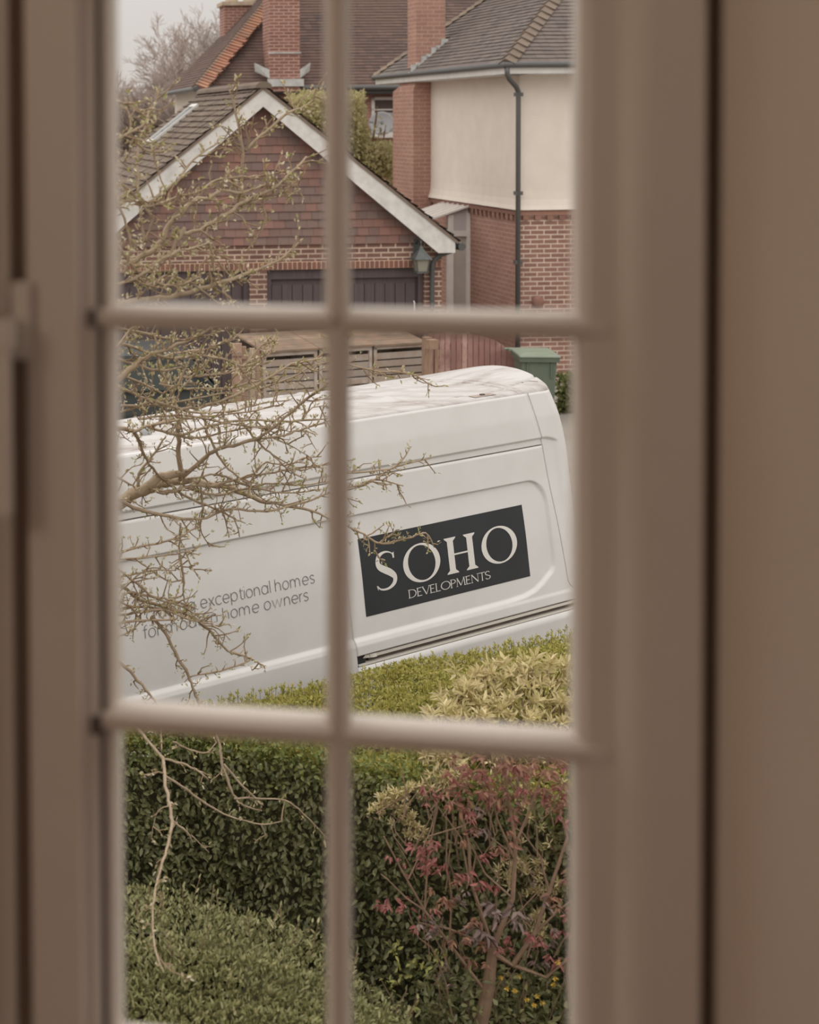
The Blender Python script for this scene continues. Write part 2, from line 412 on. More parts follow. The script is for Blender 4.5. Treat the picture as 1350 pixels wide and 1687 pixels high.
# ------------------------------------------------------------------ rendered house on the right
H = Frame(at(857, 345, 25.2), UB, VB)
ht = thing('house', 'cream rendered and red brick house with tall side chimney and grey hipped roof', 'house', H(0, 0, 0))
HL, HWd, ZR, ZE = 6.3, 8.4, 2.735, 5.03
mb = MB()
mb.wall(H(0, 0, 0), H(HWd, 0, 0), 0, ZR, 0.05); mb.wall(H(HWd, 0, 0), H(HWd, HL, 0), 0, ZR); mb.wall(H(HWd, HL, 0), H(0, HL, 0), 0, ZR)
mb.build('lower_wall', M_brick, ht, recalc=False)
mb = MB(); mb.wall(H(0, HL, 0), H(0, 0, 0), 0, ZR, 0.0); mb.build('side_wall', M_brick2, ht, recalc=False)
mb = MB()                        # render with a bell-cast foot
prof = [(.075, ZR - .01), (.05, ZR + .06), (.03, ZR + .16), (.022, ZR + .3), (.022, ZE)]
for (a, b) in (((0, 4.33), (0, 0)), ((0, 0), (HWd, 0)), ((HWd, 0), (HWd, HL))):
    nrm = (Vector((a[1] - b[1], b[0] - a[0], 0)))
    for i in range(len(prof) - 1):
        def P(c, k):
            off = prof[k][0]; du = -off if c[0] == 0 else off; dv = -off if c[1] == 0 else 0
            return H(c[0] + du, c[1] + dv, prof[k][1])
        mb.quad(P(a, i), P(b, i), P(b, i + 1), P(a, i + 1))
    mb.quad(H(a[0] + .1 * 0, a[1], ZR - .01), H(b[0], b[1], ZR - .01), P(b, 0), P(a, 0))
mb.build('render_wall', M_render, ht)
mb = MB(); mb.wall(H(0, HL, 0), H(0, 5.57, 0), ZR, ZE); mb.wall(H(HWd, HL, 0), H(0, HL, 0), ZR, ZE); mb.build('rear_wall', M_brick2, ht, recalc=False)
mb = MB()                        # dentil band
mb.box(H(-.05, 0, 2.64), UB * .05, VB * 4.33, ZZ * .075)
v = .02
while v < 4.25: mb.box(H(-.045, v, 2.565), UB * .045, VB * .1, ZZ * .075); v += .2
mb.box(H(-.05, -.04, 2.64), UB * HWd, VB * .04, ZZ * .075)
u = .04
while u < 3: mb.box(H(u, -.035, 2.565), UB * .1, VB * .035, ZZ * .075); u += .2
mb.build('dentil_course', island('dentil_brick', [srgb(150, 114, 101), srgb(136, 102, 91), srgb(162, 124, 109)], .9), ht)
# side chimney: broad breast, sloping shoulder, narrower stack
cbt = MB()
cbt.brickbox(H(-.36, 4.33, 0), UB * .36, VB * 1.26, 0, 4.72, top=False)
cbt.brickbox(H(-.30, 4.35, 0), UB * .56, VB * .5, 4.72, 8.6)
P = [H(-.36, 4.33, 4.72), H(.0, 4.33, 4.72), H(0, 5.59, 4.72), H(-.36, 5.59, 4.72)]; Q = [H(-.30, 4.35, 4.95), H(.26, 4.35, 4.95), H(.26, 4.85, 4.95), H(-.30, 4.85, 4.95)]
for k in range(4): cbt.quad(P[k], P[(k + 1) % 4], Q[(k + 1) % 4], Q[k], [(0, 0), (.3, 0), (.3, .2), (0, .2)])
cb = cbt.build('chimney', M_brick2, ht)
mb = MB()
for k in range(9):               # stepped lead flashing up the slope
    u0 = -.40 + k * .095; z0 = ZE + .01 + (u0 + .38) * math.tan(math.radians(40))
    mb.box(H(u0, 4.30, z0 - .03), UB * .13, VB * .04, ZZ * ((.21, .17)[k % 2] if k < 7 else .08))
for k in range(2): pass
mb.box(H(-.46, 4.22, ZE - .02), UB * .14, VB * .12, ZZ * .05)
mb.build('lead_flashing', M_lead, ht)
TH = math.tan(math.radians(40)); OVH = .38
def hroof(u, v): return ZE + .03 + (min(u + OVH, HWd + OVH - u, v + OVH, HL + OVH - v)) * TH
mb = MB()
E0, E1, E2, E3 = H(-OVH, -OVH, ZE + .03), H(HWd + OVH, -OVH, ZE + .03), H(HWd + OVH, HL + OVH, ZE + .03), H(-OVH, HL + OVH, ZE + .03)
hl2 = (HL + 2 * OVH) / 2; zr = ZE + .03 + hl2 * TH
R0, R1 = H(-OVH + hl2, -OVH + hl2, zr), H(HWd + OVH - hl2, -OVH + hl2, zr)
mb.face([E0, E1, R1, R0]); mb.face([E1, E2, R1]); mb.face([E2, E3, R0, R1]); mb.face([E3, E0, R0]); mb.face([E3, E2, E1, E0])
hro = mb.build('roof', plain('roof_bedding', srgb(92, 84, 82), .95), ht)
c40, s40 = math.cos(math.radians(40)), math.sin(math.radians(40))
mb = MB(); SLH = hl2 / c40
def hside(a, b, h): return H(-OVH + b * c40 - h * s40, -OVH + a, ZE + .03 + b * s40 + h * c40)
def hfront(a, b, h): return H(-OVH + a, -OVH + b * c40 - h * s40, ZE + .03 + b * s40 + h * c40)
tiled_slope(mb, hside, 0, 0, SLH, .1, .165, .012, .004, clip=lambda b: (b * c40, 2 * hl2 - b * c40))
tiled_slope(mb, hfront, 0, 0, 4.2, .1, .165, .012, .004, clip=lambda b: (b * c40, HWd + 2 * OVH - b * c40))
mb.build('roof_tiles', M_tile_h, hro, recalc=False)
mb = MB()
def hip_run(Fp, n, L, col):
    for k in range(n):
        p = Fp(k * L); q = Fp((k + 1) * L + .03); d = (q - p).normalized(); sd = d.cross(ZZ).normalized(); up = sd.cross(d)
        w = .15
        A = [p - sd * w - up * .045 + up * .03, p + up * .08, p + sd * w - up * .045 + up * .03]
        B = [q - sd * w * .85 - up * .045, q + up * .05, q + sd * w * .85 - up * .045]
        mb.quad(A[0], A[1], B[1], B[0]); mb.quad(A[1], A[2], B[2], B[1]); mb.face(A[:]); mb.face([A[0], B[0], B[2], A[2]])
hip_run(lambda t: E0 + (R0 - E0).normalized() * t, 34, .18, 0)
hip_run(lambda t: E3 + (R0 - E3).normalized() * t, 34, .18, 0)
mb.build('hip_tiles', M_hip, hro)
mb = MB(); t = .16
for (a, b, n) in ((E0, E1, -VB), (E3, E0, -UB), (E1, E2, UB)):
    mb.box(a - ZZ * (t + .02), b - a, n * -.02, ZZ * t)
mb.box(H(-OVH, -OVH, ZE - .15), UB * (HWd + 2 * OVH), VB * OVH, ZZ * .015); mb.box(H(-OVH, -OVH, ZE - .15), UB * OVH, VB * (HL + 2 * OVH), ZZ * .015)
mb.build('fascia', M_white, ht)
mb = MB(); gz = ZE + .0
mb.tube([H(-OVH - .05, HL + OVH, gz), H(-OVH - .05, -OVH - .05, gz), H(HWd + OVH, -OVH - .05, gz)], .045, 8); mb.build('gutter', M_gutter, ht)
mb = MB()
mb.tube([H(-OVH + .0, -OVH - .03, gz - .03), H(-OVH + .01, -OVH - .03, gz - .15), H(-OVH + .06, -OVH + .02, gz - .22), H(-.12, -.14, gz - .34), H(-.07, -.10, gz - .42), H(-.07, -.10, gz - .5), H(-.07, -.10, 0)], .04, 10)
po = mb.build('downpipe', M_black, ht, smooth=True)
for z in (gz - .46, 3.0, 1.9, .9):
    mb = MB(); mb.boxc(H(-.06, -.08, z), .12, .1, .06, UB, VB); mb.build('pipe_clip', M_black, po)
vc = onp(886, 497, H(0, 0, 0), VB); mb = MB()
Pg = [[vc + (UB * math.cos(a) * r + ZZ * math.sin(a) * r) - VB * d for a in [2 * math.pi * k / 16 for k in range(16)] + [0]] for r, d in ((.10, 0), (.10, .03), (.085, .055), (.05, .068), (.002, .07))]
mb.grid(Pg); mb.build('vent_cowl', plain('terracotta', srgb(150, 112, 98), .9, srgb(130, 96, 84), 30), ht, smooth=True)

# white-framed lean-to in the side passage
lt2 = thing('lean_to', 'white framed lean-to in the passage beside the red brick wall', 'lean-to', H(-.2, 2.3, 0))
for px0, px1 in ((738.5, 748), (769.5, 779.5)):
    a = onp(px0, 450, H(0, 2.27, 0), VB); b = onp(px1, 450, H(0, 2.27, 0), VB)
    zt = 2.66 if px0 > 750 else 2.52
    m = MB(); m.box((a.x, a.y, 0), UB * (b - a).length, VB * .09, ZZ * zt); m.build('post', M_white, lt2, bevel=.006)
a = onp(740, 385, H(0, 2.27, 0), VB); b = onp(771, 385, H(0, 2.27, 0), VB)
m = MB(); m.box((a.x, a.y, a.z - .05), b - a, VB * .08, ZZ * .10); m.build('beam', M_white, lt2, bevel=.006)
m = MB(); m.box(Vector((a.x, a.y, 0)) + VB * .05, Vector((b.x - a.x, b.y - a.y, 0)), VB * .02, ZZ * (a.z - .05)); m.build('panel', M_panel, lt2)
m = MB(); uo = (a - H.o).dot(UB)
m.prism([H(uo, 2.3, a.z + .05), H(-.02, 2.3, a.z + .05), H(-.02, 2.3, 2.63), H(uo, 2.3, 2.52)], VB * .03); m.build('gable_pane', plain('polycarbonate', srgb(196, 190, 190), .3), lt2)
m = MB()
A0, A1, B0, B1 = H(-.02, 2.2, 2.66), H(-.02, 3.5, 2.66), H(-.95, 2.2, 2.36), H(-.95, 3.5, 2.36)
m.prism([A0, B0, B1, A1], (0, 0, .012)); ro = m.build('roof_sheet', plain('clear_sheet', srgb(206, 198, 194), .3), lt2)
m = MB()
for k in range(6):
    o = A0 + (A1 - A0) * (k / 5.0); e = B0 - A0; m.box(o + ZZ * .012, e, VB * .03, ZZ * .025)
m.box(A0 + ZZ * .0 - VB * .02, UB * .05, A1 - A0, ZZ * .06); m.build('glazing_bar', M_white, ro)

# ------------------------------------------------------------------ older house behind, with the orange hip
c0 = at(325, 145, 36.5); AK = math.radians(2.2); UK = Vector((math.cos(AK), math.sin(AK), 0)); VK = Vector((-math.sin(AK), math.cos(AK), 0)); K = Frame(c0, UK, VK); ZK = c0.z
kt = thing('house', 'older brick house behind the garage under a brown roof with orange hip', 'house', K(0, 0, 0))
KL, KD = 16.0, 7.5; TK = math.tan(math.radians(47)); OK_ = .35
mb = MB(); mb.wall(K(OK_, OK_, 0), K(KL, OK_, 0), 0, ZK); mb.wall(K(KL, OK_, 0), K(KL, KD, 0), 0, ZK); mb.build('wall', M_brick2, kt, recalc=False)
mb = MB(); mb.box(K(OK_ - .03, OK_ - .03, 0), UK * 1.2, VK * .02, ZZ * ZK); mb.wall(K(OK_ - .03, KD, 0), K(OK_ - .03, OK_ - .03, 0), 0, ZK); mb.build('render_wall', M_render, kt, recalc=False)
mb = MB(); A, B, Cc, D = K(0, 0, ZK), K(KL, 0, ZK), K(KL, KD, ZK), K(0, KD, ZK); hh = KD / 2
r0, r1 = K(hh, hh, ZK + hh * TK), K(KL - hh, hh, ZK + hh * TK)
mb.face([A, B, r1, r0]); mb.face([B, Cc, r1]); mb.face([Cc, D, r0, r1]); mb.face([D, A, r0]); mb.face([D, Cc, B, A])
kro = mb.build('roof', plain('old_bedding', srgb(88, 76, 70), .95), kt)
c37, s37 = math.cos(math.radians(47)), math.sin(math.radians(47)); mb = MB()
tiled_slope(mb, lambda a, b, h: K(a, b * c37 - h * s37, ZK + b * s37 + h * c37), 0, 0, hh / c37, .1, .17, .012, .004, clip=lambda b: (b * c37, KL - b * c37))
tiled_slope(mb, lambda a, b, h: K(b * c37 - h * s37, a, ZK + b * s37 + h * c37), 0, 0, hh / c37, .1, .17, .012, .004, clip=lambda b: (b * c37, KD - b * c37))
mb.build('roof_tiles', M_tile_b, kro, recalc=False)
mb = MB(); mbo = MB(); d = (r0 - A).normalized()
for k in range(56):
    p = A + d * (k * .1); q = A + d * ((k + 1) * .1 + .03)
    sd = d.cross(ZZ).normalized(); up = sd.cross(d)
    if sd.dot(UK) < 0: sd = -sd
    # bonnet ridge on the far side, stepped orange bonnets on the near side
    mb.quad(p - sd * .2 + up * .0, p + up * .13, q + up * .09, q - sd * .2 - up * .04); mb.quad(p + up * .13, p + sd * .05 + up * .1, q + sd * .05 + up * .06, q + up * .09); mb.face([p - sd * .2, p + sd * .05 + up * .1, p + up * .13])
    w0 = random.uniform(.30, .40)
    mbo.quad(p + sd * .05 + up * .115, p + sd * w0 + up * .055 + d * -.07, q + sd * w0 + up * .01 + d * -.07, q + sd * .05 + up * .05)
    mbo.face([p + sd * .05 + up * .115, p + sd * .05 + up * .0, p + sd * w0 + up * -.03 + d * -.07, p + sd * w0 + up * .055 + d * -.07])
mb.build('hip_ridge', island('hip_ridge_tile', [srgb(146, 128, 114), srgb(136, 118, 106)], .9), kro)
mbo.build('hip_tiles', M_hip_o, kro)
mb = MB(); mb.tube([K(.6, -.06, ZK - .02), K(KL, -.06, ZK - .02)], .06, 8); mb.box(K(0, 0, ZK - .17), UK * KL, VK * .02, ZZ * .16); mb.box(K(0, 0, ZK - .17), UK * KL, VK * OK_, ZZ * .02)
mb.tube([K(-.06, KD, ZK - .02), K(-.06, -.06, ZK - .02), K(1.3, -.06, ZK - .02)], .06, 8)
mb.build('gutter', M_gutter, kt)
# window of the older house
wa = onp(612, 160, K(0, OK_, 0), VK); wb = onp(655, 224, K(0, OK_, 0), VK); wl = abs((wb - wa).dot(UK)); wh = wa.z - wb.z
wo = Vector((wa.x, wa.y, wb.z)) - VK * .05
m = MB(); fw = .07
m.box(wo, UK * wl, VK * .06, ZZ * .09); m.box(wo + ZZ * (wh - fw), UK * wl, VK * .06, ZZ * fw); m.box(wo, UK * fw, VK * .06, ZZ * wh); m.box(wo + UK * (wl - fw), UK * fw, VK * .06, ZZ * wh); m.box(wo + ZZ * (wh * .66), UK * wl, VK * .05, ZZ * .03)
wf = m.build('window', M_white, kt)
m = MB(); m.box(wo + UK * fw + ZZ * wh * .60 + VK * .03, UK * (wl - 2 * fw), VK * .01, ZZ * (wh * .4 - fw)); m.build('pane', plain('upper_pane', srgb(92, 84, 80), .15), wf)
m = MB(); m.box(wo + UK * fw + ZZ * .09 + VK * .03, UK * (wl - 2 * fw), VK * .01, ZZ * (wh * .60 - .09)); m.build('blind', plain('net_blind', srgb(168, 166, 164), .6), wf)
m = MB(); m.box(wo - UK * .05 - VK * .08 - ZZ * .04, UK * (wl + .1), VK * .14, ZZ * .05); m.build('sill', M_white, wf)
# front chimney
ka = at(437, 140, 36.4); kb = at(495, 140, 36.4); ku0 = (ka - K.o).dot(UK); ku1 = (kb - K.o).dot(UK); kv = (ka - K.o).dot(VK)
m = MB(); m.brickbox(K(ku0 + .10, kv, 0), UK * (ku1 - ku0 - .1), VK * .9, ZK - .1, 9.5); ch = m.build('chimney', M_brickc, kt)
m = MB(); m.box(K(ku0 + .06, kv - .05, ZK + .02), UK * (ku1 - ku0 + .02), VK * .1, ZZ * .17)
for sg, uu in ((-1, ku0 + .1), (1, ku1)):
    m.prism([K(uu, kv - .02, 5.35), K(uu + sg * .30, kv + .25, 5.52), K(uu + sg * .28, kv + .3, 5.32), K(uu, kv - .02, 5.15)], VK * .05)
m.build('lead_apron', M_lead, ch)
m = MB(); m.box(K(ku0 + .08, kv - .03, 5.72), UK * (ku1 - ku0 - .06), VK * .06, ZZ * .03); m.build('lead_strip', M_lead, ch)
# left chimney with buff pots
ka = at(370, 20, 41.5); ku0 = (ka - K.o).dot(UK); kv = (ka - K.o).dot(VK); cw = .96
m = MB(); m.brickbox(K(ku0, kv, 0), UK * cw, VK * .9, 5.5, 7.2); ch2 = m.build('chimney', M_brickc, kt)
m = MB(); m.box(K(ku0 - .07, kv - .07, 7.2), UK * (cw + .14), VK * 1.04, ZZ * .1); m.build('chimney_cap', M_pots, ch2)
for k in range(2):
    for j in range(1):
        m = MB(); c = K(ku0 + .24 + k * .48, kv + .35, 0)
        m.tube([c + ZZ * 7.28, c + ZZ * 7.4, c + ZZ * 7.72, c + ZZ * 7.76, c + ZZ * 7.82], [.19, .16, .14, .17, .17], 12); m.build('chimney_pot', M_pots, ch2, smooth=False)
# satellite dish
dc = at(629, 203, K(0, -.5, 0).y + .15); sd = thing('satellite_dish', 'grey satellite dish by the window of the older house', 'satellite dish', dc)
nd = Vector((-.25, -.9, .35)).normalized(); da = nd.cross(ZZ).normalized(); db = nd.cross(da)
m = MB(); m.grid([[dc + (da * math.cos(t) + db * math.sin(t)) * r * .29 - nd * (.05 * (1 - r * r)) for t in [2 * math.pi * k / 24 for k in range(25)]] for r in (.01, .3, .6, .85, 1.0)])
dd = m.build('reflector', plain('dish_grey', srgb(150, 150, 150), .5, srgb(136, 136, 138), 6), sd, smooth=True)
sm = dd.modifiers.new('rim', 'SOLIDIFY'); sm.thickness = .012
m = MB(); m.tube([dc - db * -.26, dc + db * .3 + nd * .1, dc + db * .26 + nd * .27], .014, 6) if db.z < 0 else m.tube([dc - db * .26, dc - db * .3 + nd * .1, dc - db * .26 + nd * .27], .014, 6); m.build('feed_arm', M_black, sd)
s_ = 1 if db.z < 0 else -1
m = MB(); m.tube([dc + db * s_ * .26 + nd * .25, dc + db * s_ * .22 + nd * .31], [.035, .03], 8); m.build('receiver', M_black, sd)
m = MB(); m.tube([dc - nd * .03, dc - nd * .12, Vector((dc.x, K(0, OK_, 0).y + (dc.x - K.o.x) * math.tan(AK) - .03, dc.z))], .02, 6); m.build('bracket_arm', M_black, sd)
# ------------------------------------------------------------------ lettering (drawn strokes)
def arc(cx, cy, rx, ry, a0, a1, n=20):
    return [(cx + rx * math.cos(math.radians(a0 + (a1 - a0) * i / n)), cy + ry * math.sin(math.radians(a0 + (a1 - a0) * i / n))) for i in range(n + 1)]
def glyph(ch):
    """thin sans letters, x-height 1 -> (polylines, advance)"""
    O = arc(.5, .5, .5, .5, 0, 360, 28)
    arch = lambda x0, w: [(x0, .0), (x0, 1.0)], [(0, 0)]
    def hump(x0, w): return [(x0, .52)] + arc(x0 + w / 2, .55, w / 2, .45, 180, 0, 12) + [(x0 + w, 0)]
    S = arc(.36, .735, .33, .265, 25, 200, 12)[:-1] + [(.12, .62), (.36, .5), (.62, .39)] + arc(.36, .255, .34, .255, 20, -155, 12)
    g = {'o': ([O], 1.14), 'e': ([[(0.01, .5), (1, .5)] + arc(.5, .5, .5, .5, 0, 315, 26)], 1.12), 'c': ([arc(.52, .5, .52, .5, 45, 315, 22)], 1.0),
         'x': ([[(0, 0), (.8, 1)], [(0, 1), (.8, 0)]], .92), 'p': ([[(0, 1), (0, -.42)], O], 1.16), 'd': ([[(1, 1.45), (1, 0)], O], 1.2), 'a': ([[(1, 1), (1, 0)], O], 1.2),
         'g': ([[(1, 1), (1, 0)] + arc(.5, -.02, .5, .4, 0, -150, 12), O], 1.2), 'n': ([[(0, 1), (0, 0)], hump(0, .84)], 1.06), 'h': ([[(0, 1.45), (0, 0)], hump(0, .84)], 1.06),
         'm': ([[(0, 1), (0, 0)], hump(0, .78), hump(.78, .78)], 1.78), 'r': ([[(0, 1), (0, 0)], [(0, .5)] + arc(.46, .54, .46, .46, 180, 95, 8)], .58),
         't': ([[(.22, 1.3), (.22, .25)] + arc(.47, .25, .25, .25, 180, 300, 8), [(0, 1), (.56, 1)]], .7), 'i': ([[(0, 1), (0, 0)], [(0, 1.33), (0, 1.42)]], .26), 'l': ([[(0, 1.45), (0, 0)]], .26),
         'f': ([[(.56, 1.42)] + arc(.47, 1.2, .25, .25, 70, 180, 8) + [(.22, 0)], [(0, .98), (.54, .98)]], .64), 's': ([S], .84), 'w': ([[(0, 1), (.4, 0), (.78, 1), (1.16, 0), (1.56, 1)]], 1.68), ' ': ([], .5)}
    return g[ch]
def capglyph(ch):
    """roman capitals, cap height 1 -> (list of (polyline, kind), advance); kind 'k' thick stem, 'h' hairline, 'n' nib"""
    S = arc(.27, .74, .235, .25, 30, 195, 14)[:-1] + [(.09, .6), (.27, .5), (.45, .38)] + arc(.27, .26, .25, .25, 20, -160, 14)
    g = {'D': ([([(.08, 0), (.08, 1)], 'k')] + [([(.08, .98)] + arc(.3, .5, .46, .48, 90, -90, 18) + [(.08, .02)], 'n')], .86),
         'E': ([([(.08, 0), (.08, 1)], 'k'), ([(.08, .98), (.48, .98)], 'h'), ([(.08, .52), (.42, .52)], 'h'), ([(.08, .02), (.5, .02)], 'h')], .58),
         'V': ([([(.02, 1), (.38, .0)], 'k'), ([(.38, 0), (.72, 1)], 'h')], .76), 'L': ([([(.08, 0), (.08, 1)], 'k'), ([(.08, .02), (.5, .02)], 'h')], .56),
         'O': ([(arc(.5, .5, .46, .49, 0, 360, 28), 'n')], 1.02), 'P': ([([(.08, 0), (.08, 1)], 'k'), ([(.08, .98)] + arc(.26, .74, .26, .24, 90, -90, 14) + [(.08, .5)], 'n')], .6),
         'M': ([([(.08, 0), (.12, 1)], 'h'), ([(.12, 1), (.48, .05)], 'k'), ([(.48, .05), (.84, 1)], 'h'), ([(.84, 1), (.9, 0)], 'k')], 1.02),
         'N': ([([(.08, 0), (.08, 1)], 'h'), ([(.08, 1), (.74, 0)], 'k'), ([(.74, 0), (.74, 1)], 'h')], .86), 'T': ([([(.34, 0), (.34, 1)], 'k'), ([(0, .98), (.68, .98)], 'h')], .68),
         'S': ([(S, 'n')], .54)}
    return g[ch]
def stroke(mb, pts, wf, F3):
    n = len(pts); Lr = []
    closed = math.hypot(pts[0][0] - pts[-1][0], pts[0][1] - pts[-1][1]) < 1e-6 and n > 3
    for i in range(n):
        a = pts[i - 1] if i else (pts[-2] if closed else pts[0]); b = pts[i + 1] if i < n - 1 else (pts[1] if closed else pts[-1])
        dx, dy = b[0] - a[0], b[1] - a[1]; L = math.hypot(dx, dy) or 1; w = wf(dx / L, dy / L) / 2
        nx, ny = -dy / L * w, dx / L * w
        Lr.append(((pts[i][0] + nx, pts[i][1] + ny), (pts[i][0] - nx, pts[i][1] - ny)))
    for i in range(n - 1):
        mb.quad(F3(*Lr[i][0]), F3(*Lr[i][1]), F3(*Lr[i + 1][1]), F3(*Lr[i + 1][0]))

# ------------------------------------------------------------------ the van
AV = math.radians(33.67); DV = Vector((math.cos(AV), math.sin(AV), 0)); NV = Vector((math.sin(AV), -math.cos(AV), 0))
V0 = atz(770, 1048, 1.05); TL = math.tan(math.radians(7.9))
lv_ = (ZZ - NV * TL); nv_ = DV.cross(lv_)
def vsz(px, py):
    q = onp(px, py, V0, nv_) - V0; return (q - lv_ * q.z).dot(DV), q.z + 1.05
def van(s, t, z): return Vector((V0.x, V0.y, 0)) + DV * s + NV * t + ZZ * z
def sst(a, b, x):
    x = min(1, max(0, (x - a) / (b - a))); return x * x * (3 - 2 * x)
PR1 = [(-7, 1.887), (.70, 1.885)] + [(.70 + .165 * math.sin(t), 1.72 + .165 * math.cos(t)) for t in [math.pi / 2 * k / 8 for k in range(1, 9)]] + [(.866, 1.36), (.86, 1.325), (.84, 1.295), (.74, 1.235), (.66, 1.20), (.56, 1.18), (.40, 1.172), (-7, 1.172)]
def sd_poly(P, x, y):
    d = 1e9; ins = False; n = len(P)
    for i in range(n):
        x1, y1 = P[i]; x2, y2 = P[(i + 1) % n]
        ex, ey = x2 - x1, y2 - y1; t = ((x - x1) * ex + (y - y1) * ey) / (ex * ex + ey * ey); t = 0 if t < 0 else 1 if t > 1 else t
        dx, dy = x - x1 - ex * t, y - y1 - ey * t; q = dx * dx + dy * dy
        if q < d: d = q
        if (y1 > y) != (y2 > y) and x < (x2 - x1) * (y - y1) / (y2 - y1) + x1: ins = not ins
    d = math.sqrt(d); return d if ins else -d
def sE(z): return 1.19 - (0.10 * ((z - 1.9) / .53) ** 2.4 if z > 1.9 else 0)      # rear edge seen from the side
def Tside(s, z):
    t = -(z - 1.05) * TL if z > 1.05 else -(1.05 - z) * .02
    if z > 2.27: t -= (z - 2.27) * .09
    # long pressed step under the roof panel
    r = 1.0 - max(0, s - .86) / .16
    gz = 2.128 if s < .9 else 2.128 - .5 * max(0, s - .9) ** 1.3
    d = .016 * (1 - sst(gz - .004, gz + .016, z)) * sst(1.5, 1.95, z) * sst(1.03, .97, s) if s > .8 else .016 * (1 - sst(gz - .004, gz + .016, z)) * sst(1.5, 1.95, z)
    t -= d
    if s < .95 and 1.1 < z < 1.95:
        q = sd_poly(PR1, s, z); w = .012 + .016 * sst(1.5, 1.2, z)
        t -= .017 * sst(-.002, w, q)
    if z < 1.175: t += .006 * sst(1.175, 1.15, z)
    if s > sE(z) - .15:
        k = min(1.0, (s - (sE(z) - .15)) / .15); t -= .15 * (1 - math.sqrt(max(0, 1 - k * k)))
    return t
def lin(tab):
    xs = [a for a, b in tab]
    def f(z):
        if z <= xs[0]: return tab[0][1]
        for (a, p), (b, q) in zip(tab, tab[1:]):
            if z <= b: return p + (q - p) * (z - a) / (b - a)
        return tab[-1][1]
    return f
s_rear = lin([(1.10, 1.185), (1.135, 1.185), (1.151, 1.04), (1.19, .985), (1.215, .97), (1.363, .955), (1.752, .913), (2.087, .879), (2.262, .831), (2.43, .79)])
s_door = lin([(.4, -.915), (1.056, -.915), (1.52, -.922), (1.8, -.93), (2.1, -.935)])
S_FRONT = -2.72
def mkwhite():
    m, nt, b = newmat('white_van_paint')
    nz = noise(nt, 5.0, 5)
    c = ramp(nt, nz, [(0.35, srgb(210, 208, 206)), (0.75, srgb(204, 202, 199))])
    nt.links.new(c, b.inputs['Base Color']); b.inputs['Roughness'].default_value = .38; b.inputs['Coat Weight'].default_value = .25; b.inputs['Coat Roughness'].default_value = .12
    return m
M_van = mkwhite()
def mkroof():
    m, nt, b = newmat('white_van_roof_dirty')
    mp = nt.nodes.new('ShaderNodeMapping'); mp.inputs['Rotation'].default_value = (0, 0, -AV); mp.inputs['Scale'].default_value = (.8, 3.2, 2)
    nt.links.new(objco(nt), mp.inputs['Vector'])
    nz = noise(nt, 2.0, 7, mp.outputs[0], .68)
    c = ramp(nt, nz, [(0.46, srgb(184, 181, 179)), (0.56, srgb(168, 162, 158)), (0.68, srgb(134, 122, 114))])
    nt.links.new(c, b.inputs['Base Color']); b.inputs['Roughness'].default_value = .45
    return m
M_vroof = mkroof()
M_rail = plain('slide_rail_metal', srgb(214, 208, 198), .4)
M_raild = plain('rail_channel_brown', srgb(104, 92, 82), .8, srgb(84, 74, 66), 12)  # mottled brown tone for the rail channel
M_rub = plain('black_rubber', srgb(34, 34, 35), .7)
M_sign = plain('charcoal_vinyl', srgb(46, 49, 52), .45, srgb(40, 42, 45), 2.5, spec=.3)
M_signt = plain('off_white_vinyl', srgb(212, 209, 203), .5)
M_ink = plain('grey_vinyl_lettering', srgb(118, 116, 114), .5)
vt = thing('van', 'long white panel van with a black lettered sign parked behind the hedge', 'van', van(-1.6, -1.0, 0))
def vrange(a, b, n): return [a + (b - a) * i / n for i in range(n + 1)]
def panel(name, zs, fl, fr, ns, mat=None, parent=None, sdense=None):
    mb = MB(); P = []
    def row(z, inset=0):
        a, b = fl(z), fr(z); ss = [a + (b - a) * i / ns for i in range(ns + 1)]
        pts = [(s, Tside(s, z)) for s in ss]
        return [van(ss[0], pts[0][1] - .022, z)] + [van(s, t - inset, z) for s, t in pts] + [van(ss[-1], pts[-1][1] - .022, z)]
    P.append(row(zs[0], .022))
    for z in zs: P.append(row(z))
    P.append(row(zs[-1], .022))
    mb.grid(P); return mb.build(name, mat or M_van, parent or vt, smooth=True, recalc=False)
G_ = .0035
zs_q = vrange(1.103, 1.16, 12) + vrange(1.165, 1.34, 44) + vrange(1.36, 1.84, 30) + vrange(1.85, 1.92, 22) + vrange(1.94, 2.085, 8)
panel('quarter_panel', zs_q, lambda z: s_door(z) + G_, lambda z: s_rear(z) - G_, 190)
zs_d = vrange(.42, 1.12, 16) + vrange(1.13, 1.20, 22) + vrange(1.22, 1.84, 14) + vrange(1.85, 1.92, 22) + vrange(1.94, 2.085, 8)
sdoor = panel('sliding_door', zs_d, lambda z: S_FRONT, lambda z: s_door(z) - G_, 40)
panel('upper_side', vrange(2.0925, 2.12, 6) + vrange(2.122, 2.15, 14) + vrange(2.16, 2.425, 16), lambda z: -3.9, lambda z: s_rear(z) - G_, 120)
panel('rear_corner', vrange(1.16, 1.3, 8) + vrange(1.32, 2.05, 24) + vrange(2.06, 2.16, 22) + vrange(2.18, 2.425, 16), lambda z: s_rear(z) + G_, lambda z: sE(z) - .001, 46)
panel('lower_side', vrange(.42, 1.034, 14), lambda z: -.912, lambda z: sE(z) - .001, 60)
def under(s, z): return Tside(s, z) - .03
mb = MB(); mb.grid([[van(s, -(z - 1.05) * TL - .06 if z > 1.05 else -.06, z) for s in vrange(-3.8, 1.0, 10)] for z in vrange(.42, 2.4, 10)])
mb.build('inner_skin', M_rub, vt, recalc=False)
